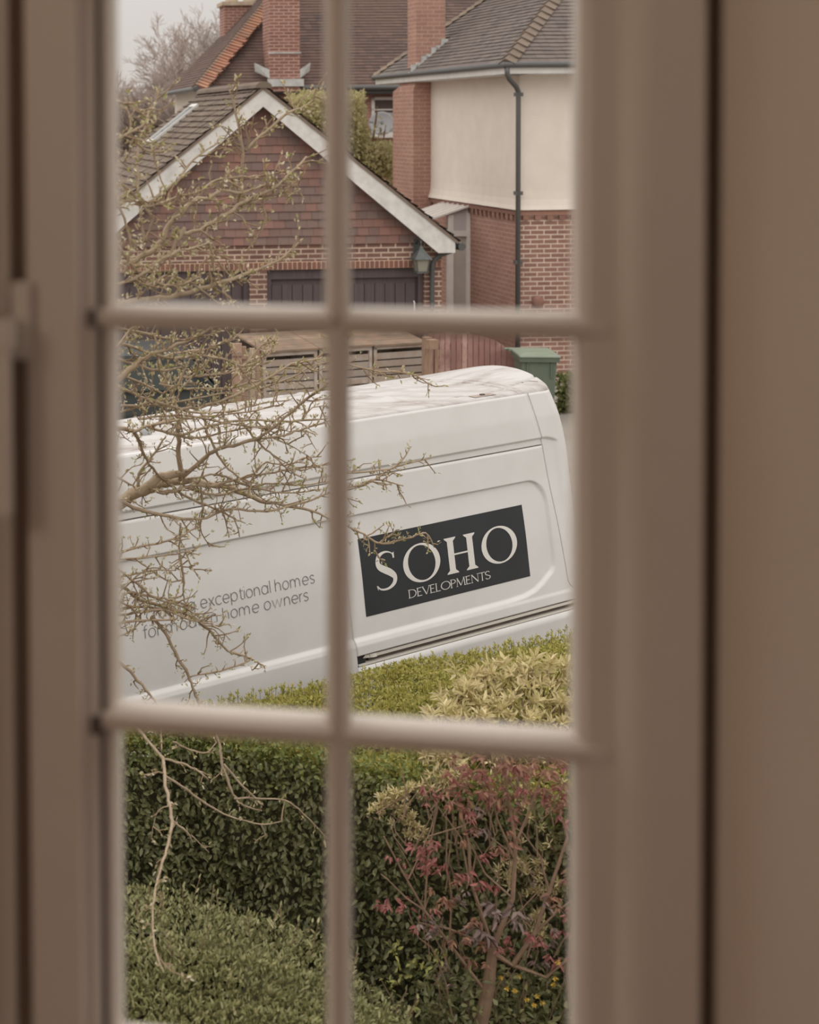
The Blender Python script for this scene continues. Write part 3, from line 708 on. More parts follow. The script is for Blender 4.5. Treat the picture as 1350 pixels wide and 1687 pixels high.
# slide rail of the door
mb = MB(); mb.box(van(-.905, -.05, 1.034), DV * 2.08, NV * .004, ZZ * .07); mb.box(van(-.8, -.046, 1.052), DV * 1.97, NV * .018, ZZ * .02)
rl = mb.build('slide_rail', M_raild, vt)
mb = MB(); mb.prism([van(-.86, -.02, 1.077), van(-.78, .0, 1.075), van(-.78, -.006, 1.096), van(-.84, -.02, 1.094)], DV * .02)
mb.box(van(-.81, -.03, 1.076), DV * 1.96, NV * .024, ZZ * .017); mb.box(van(-.9, -.04, 1.040), DV * 2.06, NV * .036, ZZ * .008)
mb.build('rail_lip', M_rail, rl)
mb = MB(); mb.box(van(-.905, -.049, 1.036), DV * .07, NV * .03, ZZ * .066); mb.build('rail_end', M_rub, rl)
# roof
TC = -1.0
def EZ(s):
    z = 2.425 - .03 * max(0, (-s - .9) / 1.6)
    return z
def roofz(s, tau):
    e = min(1.0, abs(2 * tau - 1)); e4 = e ** 4
    z = EZ(s) - .19 * tau + .045 * (1 - e * e) + .018 * min(1, (1 - e) / .03) ** .5 + .095 * sst(.55, 1.08, s) * (1 - e ** 5) * (1 - .8 * sst(.25, .85, tau))
    a = 1.07 - .06 * e4; b = 1.225 - .135 * e4
    if s > a:
        k = min(1, (s - a) / (b - a)); z -= (.30 - .27 * e4) * (1 - math.sqrt(max(0, 1 - k * k)))
    if s < -2.9: z -= .22 * ((-s - 2.9) / 1.0) ** 2
    g = lambda x, c, w: math.exp(-((x - c) / w) ** 2)
    z -= .012 * g(tau, .075, .006) + .012 * g(tau, .925, .006)           # drip channels
    if s < .62:
        for c in (.22, .36, .5, .64, .78): z += .012 * g(tau, c, .022) * sst(.6, .5, s)
    z -= .010 * g(s, .70, .007) + .010 * g(s, .745, .007)                # rear joint
    z += .010 * g(s, -.12 + .35 * (tau - .3) ** 2, .03) * sst(.1, .16, tau)
    z -= .005 * g(s, -.86, .006)
    return z
ss = vrange(-3.9, -1.0, 24) + vrange(-.98, .5, 62) + vrange(.51, 1.0, 96) + vrange(1.005, 1.21, 34)
taus = vrange(0, .12, 30) + vrange(.125, .9, 62) + vrange(.905, 1, 20)
mb = MB(); P = []
for s in ss:
    row = []
    for tau in taus:
        e4 = min(1.0, abs(2 * tau - 1)) ** 4; send = 1.225 - .135 * e4
        s2 = s if s <= .5 else .5 + (s - .5) * (send - .5) / .71
        t0 = Tside(min(s2, 1.088), 2.425); w = (TC - t0)
        # round the rear corners in plan
        row.append(van(s2, t0 + 2 * w * tau, roofz(s2, tau)))
    P.append(row)
mb.grid(P); mb.build('roof', M_vroof, vt, smooth=True)
# roof fixing pocket and marker lamp
a = vsz(777, 655); mb = MB()
q = [atz(775, 658, 2.50), atz(815, 652, 2.50), atz(811, 647, 2.51), atz(779, 652, 2.51)]
def on_roof(px, py):
    r = ray(px, py); best = None
    for k in range(900):
        p = EYE + r * (8.0 + k * .006); d = p - V0; s = d.dot(DV); t = d.dot(NV)
        t0 = Tside(min(s, 1.0), 2.425); w = TC - t0; tau = (t - t0) / (2 * w)
        if 0 <= tau <= 1 and p.z <= roofz(min(s, 1.15), tau): return s, tau, p
    return None
def roofp(s, tau, h):
    t0 = Tside(min(s, 1.0), 2.425); return van(s, t0 + 2 * (TC - t0) * tau, roofz(s, tau) + h)
h = on_roof(795, 652)
if h:
    s0, ta, p = h
    mb = MB(); mb.grid([[roofp(s0 - .10 + .2 * i / 8, ta - .018 + .036 * j / 4, .003) for j in range(5)] for i in range(9)]); rp = mb.build('roof_pocket', plain('pocket_brown', srgb(170, 158, 148), .8, srgb(130, 112, 100), 30), vt)  # flat mottled brown patch laid on the roof for the pocket
    mb = MB(); mb.boxc(roofp(s0, ta, .006), .03, .02, .012, DV, NV); mb.build('roof_bolt', M_raild, rp)
h = on_roof(240, 716)
if h:
    s0, ta, p = h; mb = MB(); c = roofp(s0, ta, 0)
    mb.grid([[c + DV * math.cos(a) * r + NV * math.sin(a) * r + ZZ * z for a in [2 * math.pi * k / 12 for k in range(13)]] for r, z in ((.035, 0), (.034, .02), (.022, .04), (.001, .046))]); mb.build('roof_aerial', plain('aerial_grey', srgb(150, 152, 154), .5), vt, smooth=True)
for (x0, y0, x1, y1) in ((860, 631, 886, 629),):
    h0, h1 = on_roof(x0, y0), on_roof(x1, y1)
    if h0 and h1:
        mb = MB(); mb.tube([roofp(h0[0] + (h1[0] - h0[0]) * k / 6, h0[1] + (h1[1] - h0[1]) * k / 6, .0) for k in range(7)], .004, 5); mb.build('roof_seal', plain('seal_grey%d' % x0, srgb(150, 142, 136), .7), vt)
# far side, rear, floor and cab (behind the hedge and the window frame from here)
mb = MB()
mb.grid([[van(s, 2 * TC - Tside(min(s, 1.0), z) + (0 if s < 1.0 else .05 * (s - 1.0) / .18), z) for s in vrange(-3.9, 1.18, 8)] for z in vrange(.42, 2.20, 12)])
mb.build('far_side', M_van, vt, smooth=True, recalc=False)
mb = MB(); mb.grid([[van(sE(z) - .012 - (.06 if k in (0, 20) else .015 if k in (1, 19) else 0), Tside(1.0, z) - .03 + (2 * (TC - Tside(1.0, z)) + .06) * k / 20, z - (.19 * k / 20) * sst(1.6, 2.42, z)) for k in range(21)] for z in vrange(.42, 2.0, 5) + vrange(2.03, 2.42, 10)])
rd = mb.build('rear_doors', M_van, vt)
mb = MB(); mb.box(van(1.12, -.02, .42), DV * .14, NV * -1.96, ZZ * .2); mb.build('rear_bumper', M_rub, vt, bevel=.02)
mb = MB(); mb.box(van(-4.9, -.05, .36), DV * 6.0, NV * -1.9, ZZ * .1); mb.build('underbody', M_rub, vt)
cabp = [(-2.73, .42), (-2.73, 2.085), (-3.8, 2.085), (-4.25, 1.75), (-4.7, 1.22), (-5.35, 1.02), (-5.5, .75), (-5.5, .42)]
mb = MB()
def cabt(z): return Tside(-2.5, z) if z > 1.2 else Tside(-2.5, 1.1)
n = len(cabp); Lp = [van(s, cabt(z) - (.12 if s < -5.2 else 0), z) for s, z in cabp]; Rp = [van(s, 2 * TC - cabt(z) + (.12 if s < -5.2 else 0), z) for s, z in cabp]
mb.face(Lp); mb.face(Rp[::-1])
for i in range(n): mb.quad(Lp[i], Lp[(i + 1) % n], Rp[(i + 1) % n], Rp[i])
cb_ = mb.build('cab', M_van, vt)
mb = MB(); mb.face([van(s, cabt(z) + .006, z) for s, z in ((-3.0, 1.35), (-3.0, 1.95), (-3.75, 1.95), (-4.45, 1.35))]); mb.build('side_window', M_glassd, cb_)
mb = MB(); f = lambda s, t, z: van(s, t, z) ; mb.quad(f(-4.22, -.3, 1.80), f(-4.66, -.2, 1.28), f(-4.66, -1.8, 1.28), f(-4.22, -1.7, 1.80)); o = mb.build('windscreen', M_glassd, cb_); o.location = (0, 0, .02)
for s0 in (-4.5, -.1):
    for t0 in (-.12, -1.88):
        m = MB(); c = van(s0, t0, .34); m.tube([c - NV * .1, c + NV * .1], .34, 20); w = m.build('wheel', M_rub, vt)
        m = MB(); m.tube([c - NV * .105, c + NV * .105], .2, 16); m.build('hub', plain('steel_hub%d%d' % (s0 * 10, t0 * 10), srgb(150, 150, 150), .4), w)
m = MB(); m.boxc(van(-4.25, .16, 1.45), .12, .22, .3, DV, NV); m.build('wing_mirror', M_rub, vt, bevel=.03)

# sign and slogan
def on_side(s, z, off): return van(s, Tside(s, z) + off, z)
S0, S1, Z0, Z1 = -.797, .636, 1.300, 1.742
mb = MB(); mb.grid([[on_side(S0 + (S1 - S0) * i / 12, Z0 + (Z1 - Z0) * j / 8, .0015) for i in range(13)] for j in range(9)])
sg = mb.build('sign_panel', M_sign, vt, recalc=False)
so = sg.modifiers.new('t', 'SOLIDIFY'); so.thickness = .0008
mb = MB(); PXS = lambda px, py: vsz(px, py)
def sF(x, y): return on_side(x, y, .0035)
def bigO(c, rx, ry):
    n = 56; out = [(c[0] + rx * math.cos(2 * math.pi * k / n), c[1] + ry * math.sin(2 * math.pi * k / n)) for k in range(n + 1)]
    ph = math.radians(14); inn = []
    for k in range(n + 1):
        a = 2 * math.pi * k / n; x, y = .74 * rx * math.cos(a), .915 * ry * math.sin(a)
        inn.append((c[0] + x * math.cos(ph) - y * math.sin(ph) * .8, c[1] + x * math.sin(ph) * .35 + y * math.cos(ph * .6)))
    for k in range(n): mb.quad(sF(*out[k]), sF(*inn[k]), sF(*inn[k + 1]), sF(*out[k + 1]))
# caps between the measured base and head lines of the photograph's lettering
sS, sO1, sH, sO2 = (PXS(617, 905)[0], PXS(661, 960)[0]), (PXS(667, 930)[0], PXS(728.5, 922)[0]), (PXS(735, 895)[0], PXS(790, 920)[0]), (PXS(796, 898)[0], PXS(855, 892)[0])
zb, zh = 1.427, 1.640
cH = zh - zb
bigO(((sO1[0] + sO1[1]) / 2, (zb + zh) / 2), (sO1[1] - sO1[0]) / 2, cH * .53)
bigO(((sO2[0] + sO2[1]) / 2, (zb + zh) / 2), (sO2[1] - sO2[0]) / 2, cH * .53)
hw = sH[1] - sH[0]; st = hw * .19
for x in (sH[0] + hw * .19, sH[1] - hw * .19):
    mb.quad(sF(x - st * .5, zb), sF(x + st * .5, zb), sF(x + st * .5, zh), sF(x - st * .5, zh))
    for z, d in ((zb, 1), (zh, -1)):
        mb.quad(sF(x - st * 1.0, z), sF(x + st * 1.0, z), sF(x + st * .9, z + d * cH * .035), sF(x - st * .9, z + d * cH * .035))
        mb.quad(sF(x - st * .9, z + d * cH * .035), sF(x + st * .9, z + d * cH * .035), sF(x + st * .5, z + d * cH * .10), sF(x - st * .5, z + d * cH * .10))
zc = zb + cH * .52; mb.quad(sF(sH[0] + hw * .19, zc - cH * .022), sF(sH[1] - hw * .19, zc - cH * .022), sF(sH[1] - hw * .19, zc + cH * .022), sF(sH[0] + hw * .19, zc + cH * .022))
w = sS[1] - sS[0]; x0 = sS[0]
ctrl = [(.86, .80), (.80, .93), (.60, .995), (.40, .985), (.22, .91), (.155, .76), (.22, .635), (.42, .535), (.66, .43), (.83, .30), (.80, .15), (.62, .045), (.40, .01), (.18, .04), (.05, .14)]
wid = [.03, .04, .06, .10, .17, .215, .25, .27, .27, .23, .18, .11, .075, .06, .05]
def cat(P, n=6):
    out = []
    for i in range(len(P) - 1):
        p0, p1, p2, p3 = P[max(i - 1, 0)], P[i], P[i + 1], P[min(i + 2, len(P) - 1)]
        for k in range(n):
            t = k / n; out.append(tuple(.5 * (2 * b + (c - a) * t + (2 * a - 5 * b + 4 * c - d) * t * t + (3 * b - a - 3 * c + d) * t ** 3) for a, b, c, d in zip(p0, p1, p2, p3)))
    out.append(P[-1]); return out
cp = cat([(x0 + a * w, zb + b * cH, c * w * .82) for (a, b), c in zip(ctrl, wid)])
for i in range(len(cp) - 1):
    def nrm(i):
        a, b = cp[max(i - 1, 0)], cp[min(i + 1, len(cp) - 1)]; dx, dy = b[0] - a[0], b[1] - a[1]; L = math.hypot(dx, dy); return -dy / L * cp[i][2] / 2, dx / L * cp[i][2] / 2
    n0, n1 = nrm(i), nrm(i + 1); p, q = cp[i], cp[i + 1]
    mb.quad(sF(p[0] + n0[0], p[1] + n0[1]), sF(p[0] - n0[0], p[1] - n0[1]), sF(q[0] - n1[0], q[1] - n1[1]), sF(q[0] + n1[0], q[1] + n1[1]))
for (ex, ey, hgt) in ((x0 + .86 * w, zb + .80 * cH, .16), (x0 + .05 * w, zb + .14 * cH, .13)):
    sgn = 1 if ey > (zb + zh) / 2 else -1
    mb.quad(sF(ex - .03 * w, ey - .0 * cH), sF(ex + .03 * w, ey), sF(ex + .035 * w, ey + sgn * hgt * cH), sF(ex - .015 * w - sgn * .03 * w, ey + sgn * hgt * cH * .8))
mb.build('lettering', M_signt, sg, recalc=False); mb = MB()
# DEVELOPMENTS
a0, a1 = PXS(676, 978), PXS(811, 949); zbase = 1.346; zcap = .047
adv = sum(capglyph(c)[1] for c in 'DEVELOPMENTS') ; kx = (a1[0] - a0[0]) / adv; x = a0[0]
tk = {'k': lambda dx, dy: .13, 'h': lambda dx, dy: .065, 'n': lambda dx, dy: .055 + .085 * abs(dy) ** 1.3}
for chx in 'DEVELOPMENTS':
    gl, ad = capglyph(chx)
    for pts, kd in gl:
        stroke(mb, [(x + p[0] * kx, zbase + p[1] * zcap) for p in pts], (lambda kd: lambda dx, dy: tk[kd](dx, dy) * zcap * 1.15)(kd), sF)
        if kd in 'kh' and abs(pts[0][1] - pts[1][1]) > .5:
            for p in pts:
                if chx in 'VMN' and p[1] < .3 and not (chx == 'N' and p[0] < .3 or chx == 'M' and (p[0] < .2 or p[0] > .8)): continue
                mb.quad(sF(x + (p[0] - .1) * kx, zbase + (p[1] - .025) * zcap), sF(x + (p[0] + .1) * kx, zbase + (p[1] - .025) * zcap), sF(x + (p[0] + .1) * kx, zbase + (p[1] + .025) * zcap), sF(x + (p[0] - .1) * kx, zbase + (p[1] + .025) * zcap))
    x += ad * kx
mb.build('lettering', M_signt, sg, recalc=False)
mb = MB()
def line(text, s0, s1, z, xh):
    tot = sum(glyph(c)[1] for c in text) - .14; k = (s1 - s0) / tot; x = s0
    for c in text:
        gl, ad = glyph(c)
        for pts in gl: stroke(mb, [(x + p[0] * k * .86, z + p[1] * xh) for p in pts], lambda dx, dy: .0044, lambda X, Y: on_side(X, Y, .003))
        x += ad * k
b0, b1 = PXS(240, 1052), PXS(513, 994); c0_, c1_ = PXS(245, 1018), PXS(523, 963)
print('slogan', b0, b1, c0_, c1_)
line('for modern home owners', b0[0], b1[0], 1.470, .045)
mb.build('slogan_lettering', M_ink, sdoor, recalc=False); mb = MB()
line('crafting exceptional homes', c0_[0], c1_[0], 1.557, .045)
mb.build('slogan_lettering', M_ink, sdoor, recalc=False)

# ------------------------------------------------------------------ slatted bin store beyond the van
AS = math.radians(20); US = Vector((math.cos(AS), math.sin(AS), 0)); VS = Vector((-math.sin(AS), math.cos(AS), 0))
M_slat = island('weathered_slat', [srgb(172, 161, 151), srgb(158, 147, 137), srgb(184, 173, 162), srgb(150, 139, 131)], .9, big=(6.0, srgb(160, 142, 127)))
M_lid = island('brown_lid_board', [srgb(146, 122, 104), srgb(134, 112, 96), srgb(156, 134, 114)], .9, big=(5.0, srgb(120, 106, 92)))
M_post = plain('weathered_post', srgb(164, 138, 116), .9, srgb(132, 106, 90), 9, stretch=(6, 6, 1))
SF = at(432, 581, 20.6)
pS = lambda u, v, z: Vector((SF.x, SF.y, 0)) + US * u + VS * v + ZZ * z
e_ = onp(703, 564, SF, VS); SW = (e_ - SF).dot(US) / 3.0
zt = SF.z
for k in range(3):
    lab = ['weathered slatted bin store bay next to the leaning brown planks', 'middle slatted bin store bay behind the vertical glazing bar', 'greyest slatted bin store bay beside the squat timber post'][k]
    b0 = thing('bin_store', lab, 'bin store', pS(k * SW + SW / 2, .4, 0), 'slatted bin store bays')
    u0 = k * SW + .015; w = SW - .03; dz = (.0, .0, -.012)[k]
    m = MB(); z = .12
    while z < zt - .10:
        m.box(pS(u0 + .045, .012, z), US * (w - .09), VS * .02, ZZ * .085); z += .104
    m.build('slatted_door', M_slat, b0)
    m = MB()
    for uu in (u0, u0 + w - .045):
        for vv, hh_ in ((0, zt - .03), (.74, zt + .03)):
            q = MB(); q.box(pS(uu, vv, 0), US * .045, VS * .05, ZZ * hh_); q.build('post', M_slat, b0)
    m.box(pS(u0, 0, zt - .06), US * w, VS * .045, ZZ * .05); m.build('head_rail', M_slat, b0)
    for a_, d1, d2, hh_ in ((pS(u0 + .01, .05, .05), US * .012, VS * .7, zt - .1), (pS(u0 + w - .022, .05, .05), US * .012, VS * .7, zt - .1), (pS(u0, .79, .05), US * w, VS * .015, zt)):
        m = MB(); m.box(a_, d1, d2, ZZ * hh_); m.build('side_board', M_slat, b0)
    m = MB()
    for j in range(4):
        a, b = j / 4, (j + 1) / 4 - .012
        f = lambda t: zt - .005 + dz + t * .13
        m.prism([pS(u0 - .01, -.03 + a * .85, f(a)), pS(u0 + w + .01, -.03 + a * .85, f(a)), pS(u0 + w + .01, -.03 + b * .85, f(b)), pS(u0 - .01, -.03 + b * .85, f(b))], ZZ * .025)
    m.build('lid', M_lid, b0)
# leaning planks at its left, a squat post at its right
planks = [(380, 396, 566, 'reddish plank standing furthest from the slatted bin store'), (398, 408, 571, 'reddish plank, second along from the dark car'), (410, 419, 574, 'pale narrow plank between two reddish ones'), (421, 429, 577, 'reddish plank touching the slatted bin store')]
M_pl = [plain('plank_red', srgb(178, 148, 130), .9, srgb(156, 128, 112), 7, stretch=(5, 5, .7)), plain('plank_brown', srgb(164, 138, 120), .9, srgb(142, 118, 102), 7, stretch=(5, 5, .7)), plain('plank_pale', srgb(186, 168, 148), .9, srgb(150, 128, 108), 7, stretch=(5, 5, .7))]
for i, (xa, xb, yt, lab) in enumerate(planks):
    Yp = 20.5 + .06 * i; a, b = at(xa, yt, Yp), at(xb, yt, Yp)
    o = thing('timber_plank', lab, 'plank', ((a.x + b.x) / 2, a.y, 0), 'planks stood by the bin store')
    m = MB(); tl = (.02, -.015, .01, .0)[i]
    m.prism([(a.x, a.y - .12, 0), (b.x, a.y - .12, 0), (b.x + tl, a.y, a.z), (a.x + tl, a.y, a.z)], (0, .045, 0)); m.build('board', M_pl[(0, 1, 2, 0)[i]], o, bevel=.004)
    m = MB(); m.box((a.x - .005 + tl, a.y - .012, a.z - .16), (b.x - a.x + .01, 0, 0), (0, -.03, 0), (0, 0, .05)); m.build('batten', M_pl[(1, 0, 1, 2)[i]], o)
a, b = at(698, 556, 20.9), at(712, 556, 20.9)
o = thing('timber_post', 'squat pale timber post with a block nailed on near its top', 'post', ((a.x + b.x) / 2, 20.9, 0))
m = MB(); m.box((a.x + .02, 20.9, 0), (.10, .02, 0), (-.02, .1, 0), (0, 0, a.z)); m.build('post', M_post, o, bevel=.005)
c = at(712, 567, 20.75); m = MB(); m.boxc(c, .13, .12, .13, US, VS); m.build('block', M_post, o, bevel=.006)
c = at(717, 595, 20.95); m = MB(); m.box((c.x, 20.95, 0), (.05, 0, 0), (0, .05, 0), (0, 0, at(717, 570, 20.95).z)); m.build('brace', M_post, o)

# ------------------------------------------------------------------ red-brown fence panel with a swept top
YF = 22.4; M_fence = island('red_fence_board', [srgb(168, 128, 118), srgb(150, 112, 105), srgb(180, 142, 131), srgb(158, 118, 110), srgb(192, 160, 147)], .9, big=(4.0, srgb(146, 110, 104)))
ft = thing('fence_panel', 'red stained feather-edge fence panel with a swept top', 'fence', at(790, 620, YF) * 1.0)
ft.location.z = 0
top = lin([(700, 549), (770, 549), (795, 553), (815, 559), (832, 570), (843, 583), (850, 600), (858, 604)])
m = MB(); x = 706.0
while x < 856:
    w = 9.0; a, b = at(x, top(x), YF), at(x + w, top(x + w), YF)
    m.prism([(a.x, YF, 0), (b.x - .008, YF, 0), (b.x - .008, YF, b.z), (a.x, YF, a.z)], (0, .02, 0)); x += w + .3
m.build('boards', M_fence, ft)
m = MB(); m.box((at(706, 600, YF).x, YF + .03, .35), (1.25, 0, 0), (0, .05, 0), (0, 0, .08)); m.box((at(706, 600, YF).x, YF + .03, .9), (.9, 0, 0), (0, .05, 0), (0, 0, .08)); m.build('rail', M_post, ft)
a, b = at(851, 600, YF - .05), at(861, 600, YF - .05)
m = MB(); m.box((a.x, YF - .05, 0), (b.x - a.x, 0, 0), (0, .09, 0), (0, 0, a.z)); m.build('post', plain('grey_fence_post', srgb(176, 160, 144), .9, srgb(150, 134, 120), 8), ft)

# ------------------------------------------------------------------ green wheelie bin
YB = 21.6; M_bin = plain('green_bin_plastic', srgb(102, 114, 98), .55, srgb(94, 106, 92), 4); M_binl = plain('green_lid_plastic', srgb(128, 138, 121), .55, srgb(118, 129, 112), 4)
a, b = at(862, 590, YB), at(922, 590, YB); bw = b.x - a.x; bc = Vector(((a.x + b.x) / 2, YB + .28, 0)); zl = at(890, 588, YB).z
bt = thing('wheelie_bin', 'green wheelie bin with closed lid against the brick corner', 'bin', bc)
BA = math.radians(-6); bx = Vector((math.cos(BA), math.sin(BA), 0)); by = Vector((-math.sin(BA), math.cos(BA), 0))
def rbox(m, w0, d0, z0, w1, d1, z1, c=bc):
    P = [[c + bx * sx * w + by * sy * d + ZZ * z for sx, sy in ((-.5, -.5), (.5, -.5), (.5, .5), (-.5, .5))] for w, d, z in ((w0, d0, z0), (w1, d1, z1))]
    i = len(m.v)
    for r in P:
        for p in r: m.vert(p)
    for ix in ([3, 2, 1, 0], [4, 5, 6, 7], [0, 1, 5, 4], [1, 2, 6, 5], [2, 3, 7, 6], [3, 0, 4, 7]):
        m.f.append([i + k for k in ix]); m.uv.append([(0, 0)] * 4); m.mi.append(0)
m = MB(); rbox(m, bw * .80, .48, .06, bw * .97, .60, zl - .05)
m.build('body', M_bin, bt, bevel=.02)
m = MB(); rbox(m, bw * 1.06, .68, zl - .07, bw * 1.08, .70, zl)
for k in (-.16, .16): rbox(m, .02, .02, zl - .30, .022, .03, zl - .08, bc - by * .30 + bx * k)
m.build('rim', M_bin, bt, bevel=.008)
m = MB(); rbox(m, bw * 1.12, .74, zl - .0, bw * 1.08, .70, zl + .03); rbox(m, bw * 1.02, .6, zl + .03, bw * .66, .40, zl + .05)
m.build('lid', M_binl, bt, bevel=.012)
m = MB(); c = bc + by * .40 + ZZ * (zl + .01); m.tube([c - bx * bw * .7, c + bx * bw * .5], .02, 8); m.boxc(c - bx * bw * .55 - by * .05, .05, .16, .03, bx, by); m.build('handle', M_binl, bt)
for k in (-.4, .4):
    m = MB(); c = bc + by * .3 + bx * bw * k + ZZ * .1; m.tube([c - bx * .025, c + bx * .025], .1, 14); m.build('wheel', M_rub, bt)

# ------------------------------------------------------------------ dark car beyond the branches
M_car = plain('dark_car_paint', srgb(54, 57, 56), .5, spec=.3); M_cgl = plain('car_glass', srgb(66, 70, 68), .6, spec=.15)
YC = 19.0; cr = at(376, 640, YC).x; zc = at(335, 589, YC).z
ct = thing('car', 'dark grey parked car half hidden by the budding branches', 'car', (cr - 2.1, YC + .85, 0))
prof = [(0, .28), (.02, .62), (-.06, .86), (-.18, .98), (-.42, zc - .06), (-.62, zc), (-1.7, zc + .01), (-2.1, zc - .05), (-2.85, .98), (-3.75, .86), (-4.05, .68), (-4.1, .28)]
m = MB(); rows = []
for fy, sx, sz in ((0, 1, 1), (.03, 1, 1), (.85, 1, 1.015), (1.67, 1, 1), (1.7, 1, 1)):
    rows.append([Vector((cr + x, YC + fy + (max(0, z - .9) * .35 if fy < .5 else -max(0, z - .9) * .35 if fy > 1.2 else 0), z * sz if z > .9 else z)) for x, z in prof])
m.grid(rows); m.face(rows[0]); m.face(rows[-1][::-1])
for r in (0,):
    pass
m.build('body', M_car, ct)
m = MB(); dy = lambda z: YC - .012 + max(0, z - .9) * .35
for pts in ([(-.36, .95), (-.52, zc - .10), (-1.3, zc - .08), (-1.3, .92)], [(-1.36, .92), (-1.36, zc - .08), (-1.75, zc - .07), (-2.1, zc - .14), (-2.6, .94)]):
    m.prism([(cr + x, dy(z), z) for x, z in pts], (0, .008, 0))
m.build('side_glass', M_cgl, ct)
m = MB(); m.box((cr - .10, YC + .3, .9), (-.25, 0, zc - .95), (0, 1.1, 0), (.02, 0, .01)); m.build('rear_glass', M_cgl, ct)
for x in (-.75, -3.3):
    for y in (.08, 1.62):
        m = MB(); c = Vector((cr + x, YC + y, .31)); m.tube([c - Vector((0, .1, 0)), c + Vector((0, .1, 0))], .31, 18); m.build('wheel', M_rub, ct)
m = MB(); m.boxc((cr - .02, YC + .12, .78), .06, .16, .2); m.build('tail_lamp', plain('tail_lamp_lens', srgb(74, 50, 48), .3), ct)
# ------------------------------------------------------------------ planting
def npw(v): return np.array([v.x, v.y, v.z])
def sample_quad(n, a, b, c, d):
    u = RNG.random(n)[:, None]; v = RNG.random(n)[:, None]; a, b, c, d = [npw(Vector(p)) for p in (a, b, c, d)]
    return a * (1 - u) * (1 - v) + b * u * (1 - v) + c * u * v + d * (1 - u) * v
def vnoise(P, s, seed=0):
    """cheap smooth value noise, -1..1"""
    r = np.random.default_rng(seed); out = np.zeros(len(P))
    for k in range(5):
        w = r.normal(size=3) * s * (1 + .6 * k); ph = r.random() * 6.28
        out += np.sin(P @ w + ph) / (1 + .5 * k)
    return out / 2.6
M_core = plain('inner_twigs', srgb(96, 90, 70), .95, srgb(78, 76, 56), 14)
M_bright = island('new_growth_leaf', [srgb(178, 171, 92), srgb(160, 158, 82), srgb(194, 185, 110), srgb(142, 144, 72), srgb(184, 169, 104), srgb(168, 165, 84)], .5, .3)
M_privet = island('privet_leaf', [srgb(120, 124, 86), srgb(134, 136, 92), srgb(148, 148, 102), srgb(104, 110, 76), srgb(162, 160, 116), srgb(132, 132, 94)], .35, .35, spec=.5)
M_low = island('grey_green_leaf', [srgb(128, 130, 86), srgb(142, 142, 94), srgb(158, 154, 108), srgb(116, 118, 78), srgb(148, 145, 102), srgb(174, 168, 128)], .5, .2)
M_var = island('variegated_leaf', [srgb(222, 208, 160), srgb(210, 196, 148), srgb(230, 216, 178), srgb(192, 182, 122), srgb(218, 202, 164), srgb(176, 168, 108)], .5, .25)
M_stem = plain('woody_stem', srgb(150, 124, 102), .9, srgb(122, 100, 82), 20)
M_bark = plain('lichened_bark', srgb(172, 154, 130), .9, srgb(138, 120, 99), 22, bmp=.3)
M_bud = island('silvery_bud', [srgb(206, 194, 166), srgb(184, 170, 130), srgb(214, 205, 184), srgb(160, 148, 104), srgb(196, 180, 148)], .6, .2)
M_young = island('young_green_leaf', [srgb(154, 158, 86), srgb(172, 170, 104), srgb(138, 144, 76), srgb(184, 178, 124)], .5, .35)

def leaves(name, P, Dr, L, W, mat, parent, up=None, fold=.25, droop=.1):
    n = len(P); Nn = rnd_unit(n) + (np.array([0, 0, 1.0]) if up is None else up)
    V, F = leafmesh(P, Dr, Nn, L, W, fold, droop); return npobj(name, V, F, mat, parent)

# --- clipped hedge between the garden and the van
HZ = 1.5
hb = [atz(100, 1225, HZ), atz(345, 1166, HZ), atz(650, 1104, HZ), atz(945, 1046, HZ), atz(1200, 996, HZ)]
hf = [atz(100, 1246, HZ), atz(300, 1216, HZ), atz(560, 1262, HZ), atz(945, 1330, HZ), atz(1300, 1380, HZ)]
hg = thing('hedge', 'clipped hedge, bright yellow-green on top and dark green below, in front of the van', 'hedge', (1.2, 7.0, 0))
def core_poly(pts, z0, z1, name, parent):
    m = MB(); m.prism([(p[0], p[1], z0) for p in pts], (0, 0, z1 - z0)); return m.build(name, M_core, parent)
cen = sum((Vector((p.x, p.y, 0)) for p in hb + hf), Vector()) / len(hb + hf)
ring = [Vector((p.x, p.y, 0)) for p in hf] + [Vector((p.x, p.y, 0)) for p in reversed(hb)]
shr = []
for i, p in enumerate(ring):
    q = Vector(p); 
    q += (Vector((.02, .10, 0)) if i < len(hf) else Vector((.06, -.10, 0))); shr.append(q)
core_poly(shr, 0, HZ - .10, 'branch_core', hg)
Pt, Dt = [], []
for i in range(4):
    n = int(16000 * max(.15, (hb[i + 1] - hb[i]).length * ((hb[i] - hf[i]).length + (hb[i + 1] - hf[i + 1]).length) / 2))
    Pt.append(sample_quad(min(n, 40000), hf[i], hf[i + 1], hb[i + 1], hb[i]))
Pt = np.concatenate(Pt); Pt[:, 2] += vnoise(Pt, 5, 3) * .03 - RNG.random(len(Pt)) ** 2 * .10 + .01
Dt = rnd_unit(len(Pt)); Dt[:, 2] = np.abs(Dt[:, 2]) * .9 + .35
leaves('new_growth', Pt, Dt, RNG.uniform(.014, .026, len(Pt)), RNG.uniform(.008, .014, len(Pt)), M_bright, hg)
